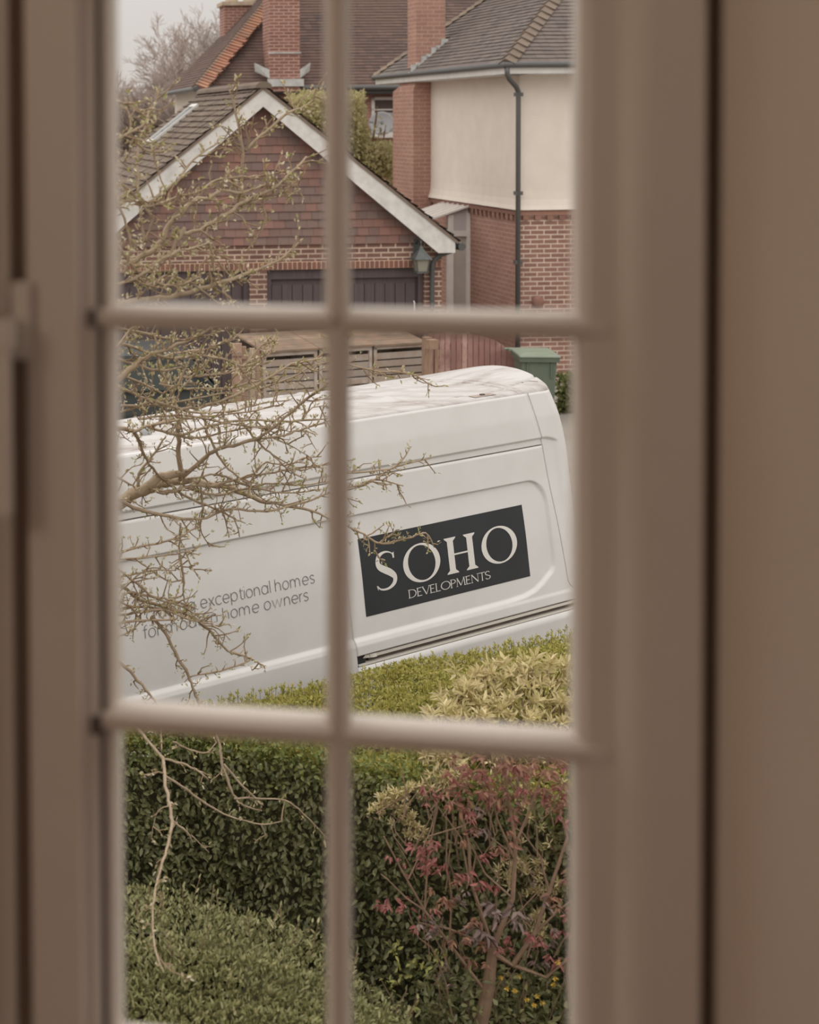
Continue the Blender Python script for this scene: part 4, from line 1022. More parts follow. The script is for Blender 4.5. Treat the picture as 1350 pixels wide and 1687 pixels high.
# upright sprigs along the top
sp = []
for i in range(4):
    n = int(260 * (hb[i + 1] - hb[i]).length); sp.append(sample_quad(n, hf[i], hf[i + 1], hb[i + 1], hb[i])); n2 = int(70 * (hb[i + 1] - hb[i]).length)
    a, b = npw(hb[i]), npw(hb[i + 1]); t = RNG.random(n2)[:, None]; sp.append(a + (b - a) * t + RNG.normal(size=(n2, 3)) * [.03, .03, .004])
sp = np.concatenate(sp); tw = MB(); PP, DD = [], []
for p in sp:
    h = RNG.uniform(.014, .032) * (1.9 if RNG.random() < .05 else 1); lean = RNG.normal(size=2) * .2; q = p + np.array([lean[0] * h, lean[1] * h, h])
    tw.tube([p - [0, 0, .05], q], .0012, 3, cap=False)
    k = max(4, int(h / .006))
    for j in range(k):
        t = (j + .5) / k; a = j * 2.4 + RNG.random(); PP.append(p + (q - p) * t); DD.append([math.cos(a), math.sin(a), 1.3])
PP, DD = np.array(PP), np.array(DD)
tw.build('sprig_stems', plain('green_stem', srgb(120, 116, 70), .8), hg, recalc=False)
leaves('sprig_leaves', PP, DD, RNG.uniform(.013, .021, len(PP)), RNG.uniform(.007, .011, len(PP)), M_bright, hg)
# dark face towards the house
Pf, Nf = [], []
for i in range(4):
    a, b = hf[i], hf[i + 1]; L = (b - a).length; n = int(5200 * L * 1.5)
    P = sample_quad(n, (a.x, a.y, .05), (b.x, b.y, .05), b, a); d = (b - a).normalized(); nn = np.array([d.y, -d.x, 0.])
    P += nn * ((RNG.random(n) ** 1.5 * -.14 + .05)[:, None]) + nn * (vnoise(P, 6, 5) * .075)[:, None]
    Pf.append(P); Nf.append(np.tile(nn, (n, 1)))
Pf = np.concatenate(Pf); Nf = np.concatenate(Nf)
D = rnd_unit(len(Pf)) * .8 + Nf * .7 + np.array([0, 0, -.25])
leaves('dark_leaves', Pf, D, RNG.uniform(.022, .040, len(Pf)), RNG.uniform(.013, .022, len(Pf)), M_privet, hg, up=Nf * .8 + np.array([0, 0, .9]))
# a looser fringe where top meets face
n = 3800; k = RNG.integers(0, 4, n); a = np.array([npw(p) for p in hf]); t = RNG.random(n)[:, None]
P = a[k] + (a[k + 1] - a[k]) * t + RNG.normal(size=(n, 3)) * [.04, .05, .045]; D = rnd_unit(n) + np.array([0, -.5, .5])
leaves('edge_leaves', P, D, RNG.uniform(.018, .032, n), RNG.uniform(.01, .017, n), island('edge_leaf', [srgb(130, 138, 76), srgb(112, 124, 68), srgb(148, 152, 92), srgb(100, 114, 62)], .45, .25), hg)

# --- low clipped shrub in the near left corner
lc = np.array([.24, 5.55, .46]); lr = np.array([1.18, .95, .84])
ls = thing('shrub', 'low rounded grey-green shrub in the near corner below the hedge', 'shrub', (lc[0], lc[1], 0))
n = 88000; U = rnd_unit(n); U[:, 2] = np.abs(U[:, 2]); U[:, 1] = np.where(RNG.random(n) < .75, -np.abs(U[:, 1]) * 1, U[:, 1])
sc = 1 + .055 * vnoise(U * 1.2, 6, 9) - .12 * RNG.random(n) ** 2
P = lc + U * lr * sc[:, None]
D = rnd_unit(n) + U * .9 + np.array([0, 0, .5])
leaves('foliage', P, D, RNG.uniform(.015, .029, n), RNG.uniform(.007, .012, n), M_low, ls, up=U + np.array([0, 0, .6]))
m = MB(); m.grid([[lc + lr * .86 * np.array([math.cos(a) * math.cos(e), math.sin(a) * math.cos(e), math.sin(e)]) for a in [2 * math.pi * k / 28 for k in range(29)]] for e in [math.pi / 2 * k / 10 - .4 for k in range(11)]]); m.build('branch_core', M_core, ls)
tw = MB(); PP, DD = [], []
for k in range(170):
    u = rnd_unit(1)[0]; u[2] = abs(u[2]); p = lc + u * lr * .97; h = RNG.uniform(.03, .10); q = p + (u * .5 + np.array([RNG.normal() * .3, RNG.normal() * .3, 1.0])) * h
    tw.tube([p, q], .0018, 3, cap=False)
    for j in range(7):
        a = j * 2.3; PP.append(p + (q - p) * (j + 1) / 7.5); DD.append([math.cos(a), math.sin(a), .8])
tw.build('shoots', M_stem, ls, recalc=False)['kind'] = 'stuff'; PP = np.array(PP)
leaves('shoot_leaves', PP, np.array(DD), RNG.uniform(.02, .034, len(PP)), RNG.uniform(.008, .012, len(PP)), M_low, ls)

# --- variegated cream shrub
vs = thing('shrub', 'cream and green variegated shrub growing through the right end of the hedge', 'shrub', (1.9, 6.5, 0))
clumps = []
for _ in range(330):
    x = RNG.uniform(705, 985); lo = 1100 + max(0, (800 - x)) * .75 - max(0, x - 880) * .2; y = RNG.uniform(max(lo, 1095), 1262)
    clumps.append((x, y, 6.95 - (y - 1095) / 170 * .55 + RNG.normal() * .05, 1.0))
for (x, y) in ((752, 1112), (775, 1130), (835, 1100), (862, 1098), (728, 1150), (880, 1095), (905, 1105), (930, 1100), (800, 1118)): clumps.append((x, y, 6.9, 1.25))
for _ in range(44):                      # the arching spray low on the left
    t = RNG.random(); clumps.append((618 + 150 * t + RNG.normal() * 6, 1336 - 62 * t ** .8 + RNG.normal() * 6, 6.15, .58))
for _ in range(34):
    t = RNG.random(); clumps.append((650 + 50 * t + RNG.normal() * 10, 1320 + 60 * t + RNG.normal() * 8, 6.15, .55))
for _ in range(16): clumps.append((RNG.uniform(700, 760), RNG.uniform(1240, 1282), 6.2, .8))
for _ in range(56): clumps.append((RNG.uniform(835, 975), RNG.uniform(1290, 1480), 6.12 + RNG.normal() * .06, .55))
for _ in range(22): clumps.append((RNG.uniform(820, 900), RNG.uniform(1420, 1470), 6.05, .55))
for _ in range(16): clumps.append((RNG.uniform(868, 905), RNG.uniform(1505, 1560), 6.0, .55))
for _ in range(30): clumps.append((RNG.uniform(905, 985), RNG.uniform(1300, 1500), 6.1, .58))
PP, DD, LL, WW = [], [], [], []; tw = MB()
for (x, y, Y, s) in clumps:
    p = npw(at(x, y, Y)); ax = np.array([RNG.normal() * .35, RNG.normal() * .35 - .25, 1.0]); ax /= np.linalg.norm(ax)
    e1 = np.cross(ax, [1, 0, 0]); e1 /= np.linalg.norm(e1); e2 = np.cross(ax, e1); k = RNG.integers(7, 12)
    for j in range(k):
        a = j * 2.4 + RNG.random() * .5; up = .25 + 1.1 * j / k; PP.append(p + ax * .03 * s * j / k); DD.append(e1 * math.cos(a) + e2 * math.sin(a) + ax * up); LL.append(RNG.uniform(.036, .058) * s); WW.append(RNG.uniform(.010, .015) * s)
    tw.tube([p, p - ax * .04 * s, p - ax * (.14 if s >= 1 else .05) * s + np.array([0, .05, -.01])], [.0018, .0022, .0025], 4, cap=False)
leaves('foliage', np.array(PP), np.array(DD), np.array(LL), np.array(WW), M_var, vs, fold=.18, droop=.22)
for (pts, r) in (([(760, 1700, 6.35), (765, 1500, 6.3), (745, 1330, 6.2), (700, 1290, 6.15), (620, 1340, 6.12)], .006), ([(880, 1700, 6.3), (890, 1450, 6.3), (880, 1280, 6.5), (860, 1150, 6.8)], .009), ([(930, 1700, 6.3), (925, 1450, 6.2), (930, 1280, 6.4), (910, 1150, 6.8)], .008), ([(765, 1500, 6.3), (735, 1400, 6.2), (705, 1380, 6.15)], .004)):
    tw.tube([at(*p) for p in pts], [r * (1 - .15 * i) for i in range(len(pts))], 5)
tw.build('stems', M_stem, vs, recalc=False)

# --- red-leaved shrub in front
rs = thing('shrub', 'leggy shrub with drooping red and bronze leaves at lower right', 'shrub', (at(805, 1687, 5.9).x, 5.9, 0))
tw = MB(); b0 = at(800, 1690, 5.9)
def st(pts, r0, r1, Y=5.9):
    Q = [at(x, y, Y + dy) for x, y, dy in [(p + (0,))[:3] for p in pts]]; n = len(Q)
    tw.tube(Q, [r0 + (r1 - r0) * i / (n - 1) for i in range(n)], 6)
tw.tube([(b0.x - .02, 5.9, 0), at(792, 1690, 5.9), at(806, 1620, 5.9), at(812, 1560, 5.9)], [.040, .027, .024, .016], 9)
for pts, r0, r1 in (([(812, 1565), (845, 1480), (850, 1390), (835, 1300), (830, 1245)], .011, .004), ([(812, 1570), (845, 1590), (880, 1540), (905, 1470), (935, 1380)], .012, .005), ([(805, 1640), (745, 1560), (700, 1500), (660, 1430), (633, 1378)], .007, .003),
                    ([(700, 1500), (670, 1480), (640, 1450), (628, 1440)], .004, .002), ([(812, 1560), (775, 1450), (773, 1390), (760, 1340), (740, 1290)], .008, .003), ([(773, 1450), (760, 1380), (745, 1360), (735, 1345)], .004, .002),
                    ([(845, 1480), (800, 1440), (780, 1400), (760, 1360)], .005, .002), ([(850, 1390), (875, 1330), (895, 1270)], .006, .003), ([(850, 1420), (820, 1350), (800, 1270), (790, 1245)], .005, .002), ([(812, 1560), (740, 1530), (690, 1520)], .005, .002),
                    ([(845, 1590), (900, 1610), (960, 1560)], .008, .004), ([(880, 1540), (920, 1500), (960, 1470)], .005, .002), ([(735, 1600), (710, 1560), (690, 1545), (672, 1500)], .004, .002), ([(750, 1700), (735, 1620), (715, 1570)], .005, .003),
                    ([(905, 1470), (890, 1410), (860, 1370), (840, 1360)], .004, .002), ([(700, 1500), (705, 1420), (715, 1360), (722, 1330)], .004, .002), ([(740, 1560), (745, 1480), (735, 1420), (738, 1370)], .004, .002),
                    ([(935, 1380), (920, 1330), (925, 1280)], .004, .002), ([(945, 1700), (935, 1600), (950, 1480), (940, 1400)], .010, .006), ([(812, 1250), (840, 1290), (860, 1330)], .002, .002), ([(815, 1240), (850, 1300)], .002, .002), ([(800, 1245), (835, 1310)], .002, .002), ([(790, 1365), (835, 1400), (880, 1440)], .003, .002), ([(705, 1378), (760, 1362), (800, 1340)], .0025, .002)):
    st(pts, r0, r1)
for _ in range(110):
    x = RNG.uniform(660, 975); y = RNG.uniform(1255, 1600); L = RNG.uniform(25, 90); a = RNG.normal() * .45
    st([(x, y + L), (x + L * .5 * math.sin(a) + RNG.normal() * 3, y + L * .5), (x + L * math.sin(a), y)], .0028, .0014, 5.95 + RNG.normal() * .06)
for _ in range(46):
    x = RNG.uniform(790, 900); y = RNG.uniform(1235, 1300); L = RNG.uniform(20, 60); a = RNG.normal() * .5 + .4
    st([(x, y), (x + L * math.sin(a), y + L)], .002, .0016, 6.0)
tw.build('stems', M_stem, rs, recalc=False)
M_red = island('red_leaf', [srgb(156, 98, 92), srgb(168, 110, 103), srgb(142, 88, 84), srgb(180, 132, 121)], .45, .25)
M_brz = island('bronze_leaf', [srgb(156, 118, 98), srgb(142, 104, 92), srgb(172, 134, 104), srgb(150, 108, 96)], .5, .25)
M_prp = island('dusky_leaf', [srgb(136, 116, 112), srgb(152, 134, 126), srgb(118, 98, 98)], .5, .2)
acc = {'r': [[], [], [], []], 'b': [[], [], [], []], 'p': [[], [], [], []]}
def frond(x, y, kind, s, Y=5.85, k=None):
    p = npw(at(x, y, Y + RNG.normal() * .05)); A = acc[kind]; ang = RNG.uniform(0, 6.28)
    for j in range(k or RNG.integers(5, 9)):
        a = ang + (j - 3) * .55; d = np.array([math.cos(a), math.sin(a) * .6 - .25, RNG.uniform(-.75, .1)])
        A[0].append(p + np.array([RNG.normal(), RNG.normal(), RNG.normal()]) * .008 * s); A[1].append(d); A[2].append(RNG.uniform(.026, .048) * s); A[3].append(RNG.uniform(.011, .018) * s)
for (x, y, kind, s) in ((697, 1300, 'r', .8), (712, 1312, 'r', .7), (735, 1302, 'b', .8), (772, 1268, 'b', 1.0), (790, 1275, 'r', .9), (800, 1305, 'r', 1.0), (820, 1314, 'r', 1.0), (785, 1335, 'p', .9), (775, 1345, 'r', .8), (830, 1262, 'b', 1), (858, 1265, 'r', 1), (880, 1255, 'b', 1),
                        (905, 1268, 'b', 1.1), (925, 1290, 'r', .9), (880, 1300, 'r', .9), (900, 1315, 'b', .9), (855, 1300, 'r', .9), (925, 1330, 'b', .8), (940, 1355, 'r', .9), (780, 1365, 'b', .8), (800, 1368, 'p', .7), (845, 1352, 'r', .8), (843, 1385, 'b', 1.0), (820, 1395, 'b', .9), (760, 1385, 'b', .7),
                        (682, 1395, 'r', .9), (700, 1402, 'r', .9), (715, 1388, 'r', .7), (720, 1415, 'r', .9), (735, 1425, 'r', .9), (700, 1432, 'r', .8), (692, 1415, 'r', .7), (640, 1410, 'r', .6), (668, 1440, 'r', .5), (645, 1482, 'r', 1.0), (630, 1490, 'r', .9), (662, 1490, 'r', .7), (750, 1445, 'b', .9), (765, 1440, 'r', .9), (795, 1412, 'r', .7), (805, 1408, 'r', .6),
                        (790, 1455, 'r', 1.0), (812, 1460, 'r', .9), (735, 1480, 'b', 1), (722, 1490, 'b', .9), (750, 1478, 'p', .8), (715, 1500, 'r', .7), (690, 1520, 'p', .9), (683, 1530, 'r', .8), (755, 1535, 'b', .9), (740, 1550, 'b', 1), (768, 1545, 'b', .8), (785, 1515, 'b', .8), (720, 1525, 'p', .8), (800, 1540, 'p', 1.3), (785, 1530, 'p', 1.1), (815, 1500, 'p', 1.4), (845, 1497, 'p', 1.3), (855, 1512, 'p', 1.1),
                        (822, 1520, 'r', .8), (838, 1565, 'r', .9), (842, 1545, 'r', .6), (795, 1555, 'b', .9), (775, 1580, 'b', 1.0), (790, 1590, 'b', .8), (905, 1480, 'b', 1), (900, 1490, 'p', .8), (872, 1540, 'r', .8), (890, 1548, 'r', .9), (908, 1556, 'p', .9), (925, 1535, 'r', .8), (910, 1580, 'r', .7), (920, 1582, 'r', .8), (880, 1585, 'p', .9), (940, 1600, 'r', .8), (735, 1605, 'p', .7), (930, 1450, 'b', .8), (945, 1500, 'r', .9)):
    if kind == 'r' and y < 1360 and RNG.random() < .55: kind = 'b'
    frond(x, y, kind, s)
    for _ in range(2):
        if RNG.random() < .65: frond(x + RNG.normal() * 13, y + RNG.normal() * 12, kind, s * .7)
for _ in range(80):
    frond(RNG.uniform(735, 960), RNG.uniform(1238, 1345), 'b' if RNG.random() < .68 else 'r', RNG.uniform(.55, .95), 5.9)
for k, nm, mt in (('r', 'red_leaves', M_red), ('b', 'bronze_leaves', M_brz), ('p', 'dusky_leaves', M_prp)):
    A = [np.array(q) for q in acc[k]]; leaves(nm, A[0], A[1], A[2], A[3], mt, rs, fold=.2, droop=.35)

# --- yellow-flowered plant at the foot
fp = thing('flowering_plant', 'low green plant with small yellow flowers under the red shrub', 'plant', (at(870, 1640, 5.8).x, 5.9, 0))
n = 2600; xs = RNG.uniform(690, 985, n); ys = 1590 + RNG.random(n) ** .7 * 150 + np.abs(xs - 850) * .12
P = np.array([npw(at(x, y, 6.0 + RNG.normal() * .08)) for x, y in zip(xs, ys)]); D = rnd_unit(n) + np.array([0, -.3, .7])
leaves('foliage', P, D, RNG.uniform(.02, .04, n), RNG.uniform(.012, .02, n), M_privet, fp)
M_pet = plain('yellow_petal', srgb(202, 170, 72), .5)
for (x, y) in ((825, 1610), (835, 1628), (868, 1646), (885, 1640), (915, 1612), (919, 1585), (848, 1632), (855, 1608), (880, 1655), (912, 1622), (893, 1652)):
    p = npw(at(x, y, 5.82)); A = [[], [], [], []]
    for j in range(6):
        a = j * 1.05; A[0].append(p); A[1].append([math.cos(a), -.5, math.sin(a)]); A[2].append(.013); A[3].append(.008)
    A = [np.array(q) for q in A]; leaves('flower', *A, M_pet, fp)
A = [[], [], [], []]
for (x, y) in ((645, 1568), (652, 1560), (680, 1590), (690, 1585), (695, 1597), (665, 1605), (715, 1582), (725, 1576), (655, 1615), (685, 1660), (640, 1622)):
    p = npw(at(x, y, 5.8))
    for j in range(7): A[0].append(p + RNG.normal(size=3) * .012); A[1].append(rnd_unit(1)[0] + [0, -.3, .3]); A[2].append(.026); A[3].append(.012)
A = [np.array(q) for q in A]; leaves('seedling_leaves', *A, M_young, fp)
m = MB()
for k in range(14):
    x = 640 + k * 24; m.tube([(at(x, 1690, 5.95).x, 5.95, .0), at(x + RNG.normal() * 12, 1700, 5.95), at(x + RNG.normal() * 25, 1600 + RNG.random() * 40, 5.9)], [.004, .003, .002], 4)
m.build('stems', M_stem, fp, recalc=False)

# ------------------------------------------------------------------ budding tree at the left
tt = thing('tree', 'budding fruit tree whose bare lichened branches cross the view at left', 'tree', (-.55, 6.6, 0))
BR = [  # (points (x, y, width px), depth at start, depth at end)
 ([(60, 870, 34), (120, 860, 30), (185, 836, 25), (225, 812, 22), (262, 798, 19), (300, 792, 13), (330, 795, 11), (365, 800, 10), (400, 812, 9), (440, 828, 7), (500, 838, 5), (545, 855, 3)], 7.0, 7.3),
 ([(225, 812, 16), (258, 790, 16), (290, 780, 15), (305, 782, 10)], 6.95, 7.0),
 ([(297, 792, 9), (294, 740, 9), (293, 690, 8), (285, 655, 8), (270, 620, 6), (262, 590, 5), (258, 560, 4)], 7.0, 6.8),
 ([(298, 788, 9), (330, 762, 8), (350, 745, 7), (385, 733, 6), (420, 725, 6), (450, 705, 5), (490, 670, 5), (530, 640, 4), (545, 628, 3)], 7.0, 6.7),
 ([(420, 725, 4), (470, 716, 4), (500, 706, 4), (535, 696, 3)], 6.9, 6.9),
 ([(100, 790, 8), (185, 820, 7), (230, 838, 7), (280, 852, 6), (330, 855, 5), (380, 838, 5), (440, 842, 4), (500, 828, 4), (545, 812, 3), (600, 800, 3), (650, 770, 3), (710, 755, 2)], 6.9, 7.2),
 ([(545, 780, 4), (620, 776, 3), (655, 766, 3), (678, 735, 2)], 7.1, 7.2),
 ([(540, 812, 4), (590, 800, 3), (620, 790, 3), (665, 800, 2)], 7.1, 7.2),
 ([(545, 856, 4), (575, 868, 4), (600, 880, 4), (625, 895, 4), (650, 892, 3), (680, 885, 3), (702, 878, 3), (716, 902, 2)], 7.2, 7.3),
 ([(625, 895, 3), (645, 880, 3), (655, 872, 2)], 7.3, 7.3),
 ([(300, 790, 6), (345, 800, 5), (390, 790, 5), (440, 780, 4), (490, 772, 4), (545, 765, 3)], 7.0, 7.1),
 ([(110, 925, 5), (190, 912, 5), (222, 902, 4), (270, 893, 4), (300, 883, 3), (325, 868, 3)], 6.8, 6.9),
 ([(190, 922, 4), (240, 918, 3), (290, 913, 3), (320, 905, 2)], 6.8, 6.8),
 ([(298, 862, 4), (296, 900, 4), (300, 935, 4), (303, 960, 4), (302, 975, 3), (306, 995, 3), (320, 1016, 3)], 7.0, 7.0),
 ([(303, 900, 3), (312, 925, 3), (320, 940, 2), (327, 948, 2)], 7.0, 7.0),
 ([(300, 955, 3), (280, 958, 3), (265, 950, 3), (250, 940, 2)], 7.0, 7.0),
 ([(190, 948, 4), (215, 948, 4), (250, 940, 3), (290, 940, 2)], 6.8, 6.8), ([(205, 970, 3), (225, 950, 3), (250, 930, 2)], 6.8, 6.8),
 ([(120, 950, 6), (190, 962, 6), (230, 987, 6), (268, 1000, 6), (310, 1012, 6), (345, 1038, 5), (375, 1072, 4), (403, 1081, 4), (437, 1098, 2)], 6.8, 7.1),
 ([(210, 975, 5), (260, 985, 5), (290, 990, 4), (318, 1000, 3)], 6.8, 6.9), ([(140, 1000, 5), (195, 1002, 5), (240, 1000, 4), (300, 1010, 4), (340, 1030, 3), (378, 1028, 2)], 6.8, 7.0),
 ([(140, 1030, 5), (200, 1025, 5), (250, 1022, 4), (292, 1020, 3)], 6.7, 6.8),
 ([(250, 1015, 6), (262, 1030, 6), (275, 1050, 6), (292, 1082, 6), (310, 1112, 6), (320, 1138, 5), (330, 1162, 5)], 6.9, 6.9),
 ([(312, 1114, 3), (350, 1108, 3), (390, 1097, 3), (415, 1086, 2)], 6.9, 7.0),
 ([(140, 1040, 7), (190, 1086, 6), (215, 1106, 6), (240, 1136, 5), (260, 1162, 4), (266, 1200, 3)], 6.7, 6.7),
 # upper, nearer limbs
 ([(60, 520, 14), (140, 480, 9), (193, 437, 8), (225, 428, 8), (256, 408, 9), (275, 380, 8), (290, 358, 8), (320, 330, 7), (345, 325, 6), (362, 314, 5)], 5.6, 5.6),
 ([(256, 408, 8), (300, 386, 7), (330, 378, 6), (355, 363, 6), (385, 345, 6), (415, 325, 5), (450, 311, 5), (490, 276, 4), (505, 258, 3)], 5.6, 5.8),
 ([(60, 560, 12), (140, 520, 9), (205, 498, 8), (250, 491, 8), (300, 486, 7), (340, 472, 7), (375, 462, 6), (420, 446, 5), (460, 428, 4), (492, 400, 3)], 5.4, 5.8),
 ([(305, 375, 5), (285, 410, 6), (262, 440, 5), (240, 470, 5)], 5.6, 5.6),
 ([(237, 400, 4), (231, 345, 4), (226, 290, 4), (229, 240, 4), (243, 198, 4), (255, 172, 3), (262, 150, 3)], 5.4, 5.5),
 ([(238, 342, 4), (260, 322, 4), (290, 300, 4), (320, 262, 3), (360, 235, 2)], 5.5, 5.6),
 ([(398, 300, 5), (400, 262, 5), (398, 232, 4), (390, 195, 4), (384, 165, 3), (378, 148, 2)], 5.8, 5.8), ([(404, 248, 5), (440, 216, 4), (476, 186, 4), (500, 176, 3), (522, 158, 2)], 5.8, 5.9),
 ([(375, 282, 5), (385, 310, 5), (392, 330, 4)], 5.8, 5.8), ([(432, 330, 4), (437, 362, 4), (425, 390, 3), (405, 415, 2)], 5.8, 5.8),
 ([(362, 314, 5), (400, 318, 4), (440, 305, 4), (470, 310, 3), (495, 300, 2)], 5.7, 5.8),
 ([(120, 150, 3), (180, 162, 3), (215, 175, 3), (240, 186, 2)], 5.0, 5.2), ([(120, 240, 5), (190, 230, 5), (215, 218, 4), (236, 205, 4), (248, 180, 3)], 5.1, 5.3), ([(215, 218, 3), (226, 238, 3), (250, 250, 3), (285, 248, 2)], 5.2, 5.3),
 ([(190, 340, 4), (215, 330, 4), (240, 340, 4), (270, 333, 3), (300, 320, 3)], 5.3, 5.4), ([(190, 395, 5), (220, 440, 5), (250, 462, 4), (290, 470, 4), (330, 455, 3)], 5.3, 5.5),
 ([(240, 470, 4), (280, 455, 4), (310, 465, 3), (335, 480, 3), (360, 500, 2)], 5.5, 5.6), ([(345, 400, 3), (352, 430, 3), (345, 465, 3), (380, 490, 2)], 5.6, 5.7),
 ([(330, 378, 3), (350, 400, 3), (365, 440, 3), (400, 470, 2)], 5.6, 5.7),
 # middle tangle behind the glazing bar
 ([(80, 700, 14), (140, 668, 10), (180, 640, 9), (212, 612, 9), (240, 590, 8), (275, 575, 7), (312, 560, 5), (350, 540, 4)], 5.9, 6.1),
 ([(130, 540, 6), (185, 560, 6), (230, 576, 5), (280, 590, 5), (330, 586, 4), (370, 592, 4), (400, 602, 3), (425, 575, 3), (445, 555, 2)], 6.0, 6.4),
 ([(140, 620, 6), (200, 640, 6), (240, 656, 6), (300, 674, 6), (345, 668, 5), (400, 645, 5), (440, 625, 5), (480, 600, 4), (530, 590, 3)], 6.3, 6.7),
 ([(262, 590, 4), (300, 580, 4), (340, 575, 4), (380, 560, 3), (400, 545, 2)], 6.3, 6.5), ([(285, 625, 5), (320, 620, 4), (355, 617, 4), (385, 612, 4), (420, 590, 3)], 6.5, 6.6),
 ([(262, 632, 4), (300, 640, 4), (340, 640, 4), (380, 640, 4), (420, 628, 3), (460, 620, 3)], 6.5, 6.7), ([(290, 640, 4), (305, 610, 4), (315, 590, 3)], 6.4, 6.4), ([(300, 640, 3), (325, 612, 3), (340, 595, 3)], 6.4, 6.4),
 ([(120, 690, 9), (182, 704, 8), (222, 713, 7), (233, 742, 6), (252, 772, 5), (280, 800, 4)], 6.6, 7.0), ([(222, 712, 6), (250, 700, 5), (285, 690, 5)], 6.6, 6.9),
 ([(245, 705, 5), (300, 716, 5), (350, 701, 5), (400, 692, 4), (440, 693, 4), (480, 694, 4), (540, 690, 3)], 6.8, 7.0), ([(285, 672, 4), (330, 680, 4), (380, 678, 4), (430, 665, 3), (470, 660, 2)], 6.8, 7.0),
 ([(335, 690, 5), (352, 735, 5), (370, 765, 4), (398, 790, 3)], 7.0, 7.0), ([(400, 698, 4), (425, 728, 4), (452, 752, 3), (478, 775, 3), (505, 790, 2)], 7.0, 7.0), ([(408, 820, 4), (420, 780, 4), (440, 760, 3)], 7.0, 7.1),
 ([(180, 780, 4), (200, 790, 4), (222, 803, 3)], 6.9, 6.9), ([(228, 802, 6), (228, 780, 5), (250, 752, 5), (272, 720, 3)], 6.9, 6.9), ([(430, 640, 4), (480, 622, 3), (520, 600, 3), (560, 598, 3), (625, 612, 3), (660, 612, 3), (690, 620, 2)], 6.9, 7.0),
 ([(385, 640, 3), (420, 605, 3), (448, 578, 3), (452, 556, 2)], 6.9, 6.9), ([(572, 600, 3), (574, 570, 3), (571, 545, 2)], 6.9, 6.9),
 # hanging shoots in front of the hedge
 ([(180, 1150, 6), (225, 1198, 6), (245, 1222, 5), (268, 1250, 5), (272, 1285, 5), (280, 1330, 5), (283, 1360, 5), (275, 1400, 4), (265, 1430, 4), (255, 1470, 4), (252, 1520, 3), (256, 1565, 3), (270, 1602, 2)], 6.3, 4.55),
 ([(270, 1275, 4), (300, 1295, 4), (340, 1325, 4), (380, 1345, 3), (430, 1358, 3), (466, 1353, 2)], 6.2, 6.3), ([(330, 1160, 4), (355, 1205, 5), (362, 1232, 5), (366, 1255, 5), (375, 1285, 5), (388, 1315, 4), (402, 1327, 3), (432, 1336, 2)], 6.6, 6.4),
 ([(386, 1315, 4), (430, 1316, 3), (470, 1319, 3), (500, 1340, 3), (540, 1382, 2)], 6.4, 6.4), ([(368, 1258, 4), (400, 1295, 4), (434, 1326, 3)], 6.4, 6.4), ([(268, 1250, 4), (300, 1258, 4), (325, 1270, 3), (334, 1273, 2)], 6.2, 6.2),
 ([(285, 1222, 4), (312, 1234, 3), (340, 1240, 3), (357, 1222, 2)], 6.2, 6.3), ([(283, 1352, 4), (308, 1370, 3), (318, 1390, 2)], 6.1, 6.1), ([(278, 1328, 3), (262, 1335, 2), (253, 1358, 2), (250, 1382, 1.5)], 6.1, 6.1), ([(266, 1200, 3), (266, 1235, 3)], 6.5, 6.3), ([(315, 1375, 2), (345, 1405, 1.5)], 6.1, 6.1), ([(320, 1265, 3), (345, 1285, 2)], 6.2, 6.2), ([(430, 1358, 3), (440, 1380, 2)], 6.3, 6.3),
 # extra strands over the van
 ([(250, 700, 4), (310, 690, 4), (360, 684, 3), (410, 678, 3), (455, 668, 2)], 6.7, 6.9), ([(270, 712, 4), (320, 722, 4), (370, 712, 3), (430, 702, 3), (480, 712, 2)], 6.8, 7.0), ([(230, 690, 5), (280, 684, 4), (330, 688, 4), (390, 700, 3), (440, 706, 3)], 6.6, 6.8),
 ([(200, 668, 5), (250, 668, 4), (310, 660, 4), (365, 648, 3), (410, 652, 2)], 6.4, 6.6), ([(300, 800, 5), (350, 815, 4), (400, 806, 4), (450, 796, 3), (500, 800, 3), (545, 792, 2)], 7.0, 7.2), ([(310, 790, 4), (360, 782, 4), (410, 800, 4), (470, 812, 3), (530, 806, 2)], 7.0, 7.1),
 ([(280, 800, 6), (310, 820, 5), (350, 836, 4), (385, 855, 3), (395, 885, 2)], 7.0, 7.1), ([(240, 800, 10), (270, 812, 8), (300, 805, 7), (340, 800, 5)], 6.98, 7.0), ([(330, 800, 4), (335, 840, 4), (330, 870, 3), (345, 900, 2)], 7.0, 7.1), ([(360, 830, 3), (372, 858, 3), (378, 885, 2)], 7.1, 7.1),
 ([(500, 690, 3), (515, 672, 2), (540, 668, 2)], 6.9, 6.9), ([(470, 772, 3), (500, 755, 3), (530, 752, 2)], 7.1, 7.1), ([(420, 690, 3), (450, 720, 3), (480, 735, 2), (510, 752, 2)], 7.0, 7.0), ([(190, 935, 4), (225, 960, 4), (255, 985, 4), (300, 998, 4), (330, 1018, 3)], 6.75, 6.9), ([(150, 1012, 5), (210, 1012, 5), (265, 1005, 4), (315, 1022, 3), (350, 1024, 2)], 6.75, 6.9),
 ([(185, 985, 4), (215, 1000, 4), (230, 1020, 3)], 6.7, 6.8), ([(190, 1050, 4), (215, 1040, 3), (235, 1022, 3)], 6.7, 6.8),
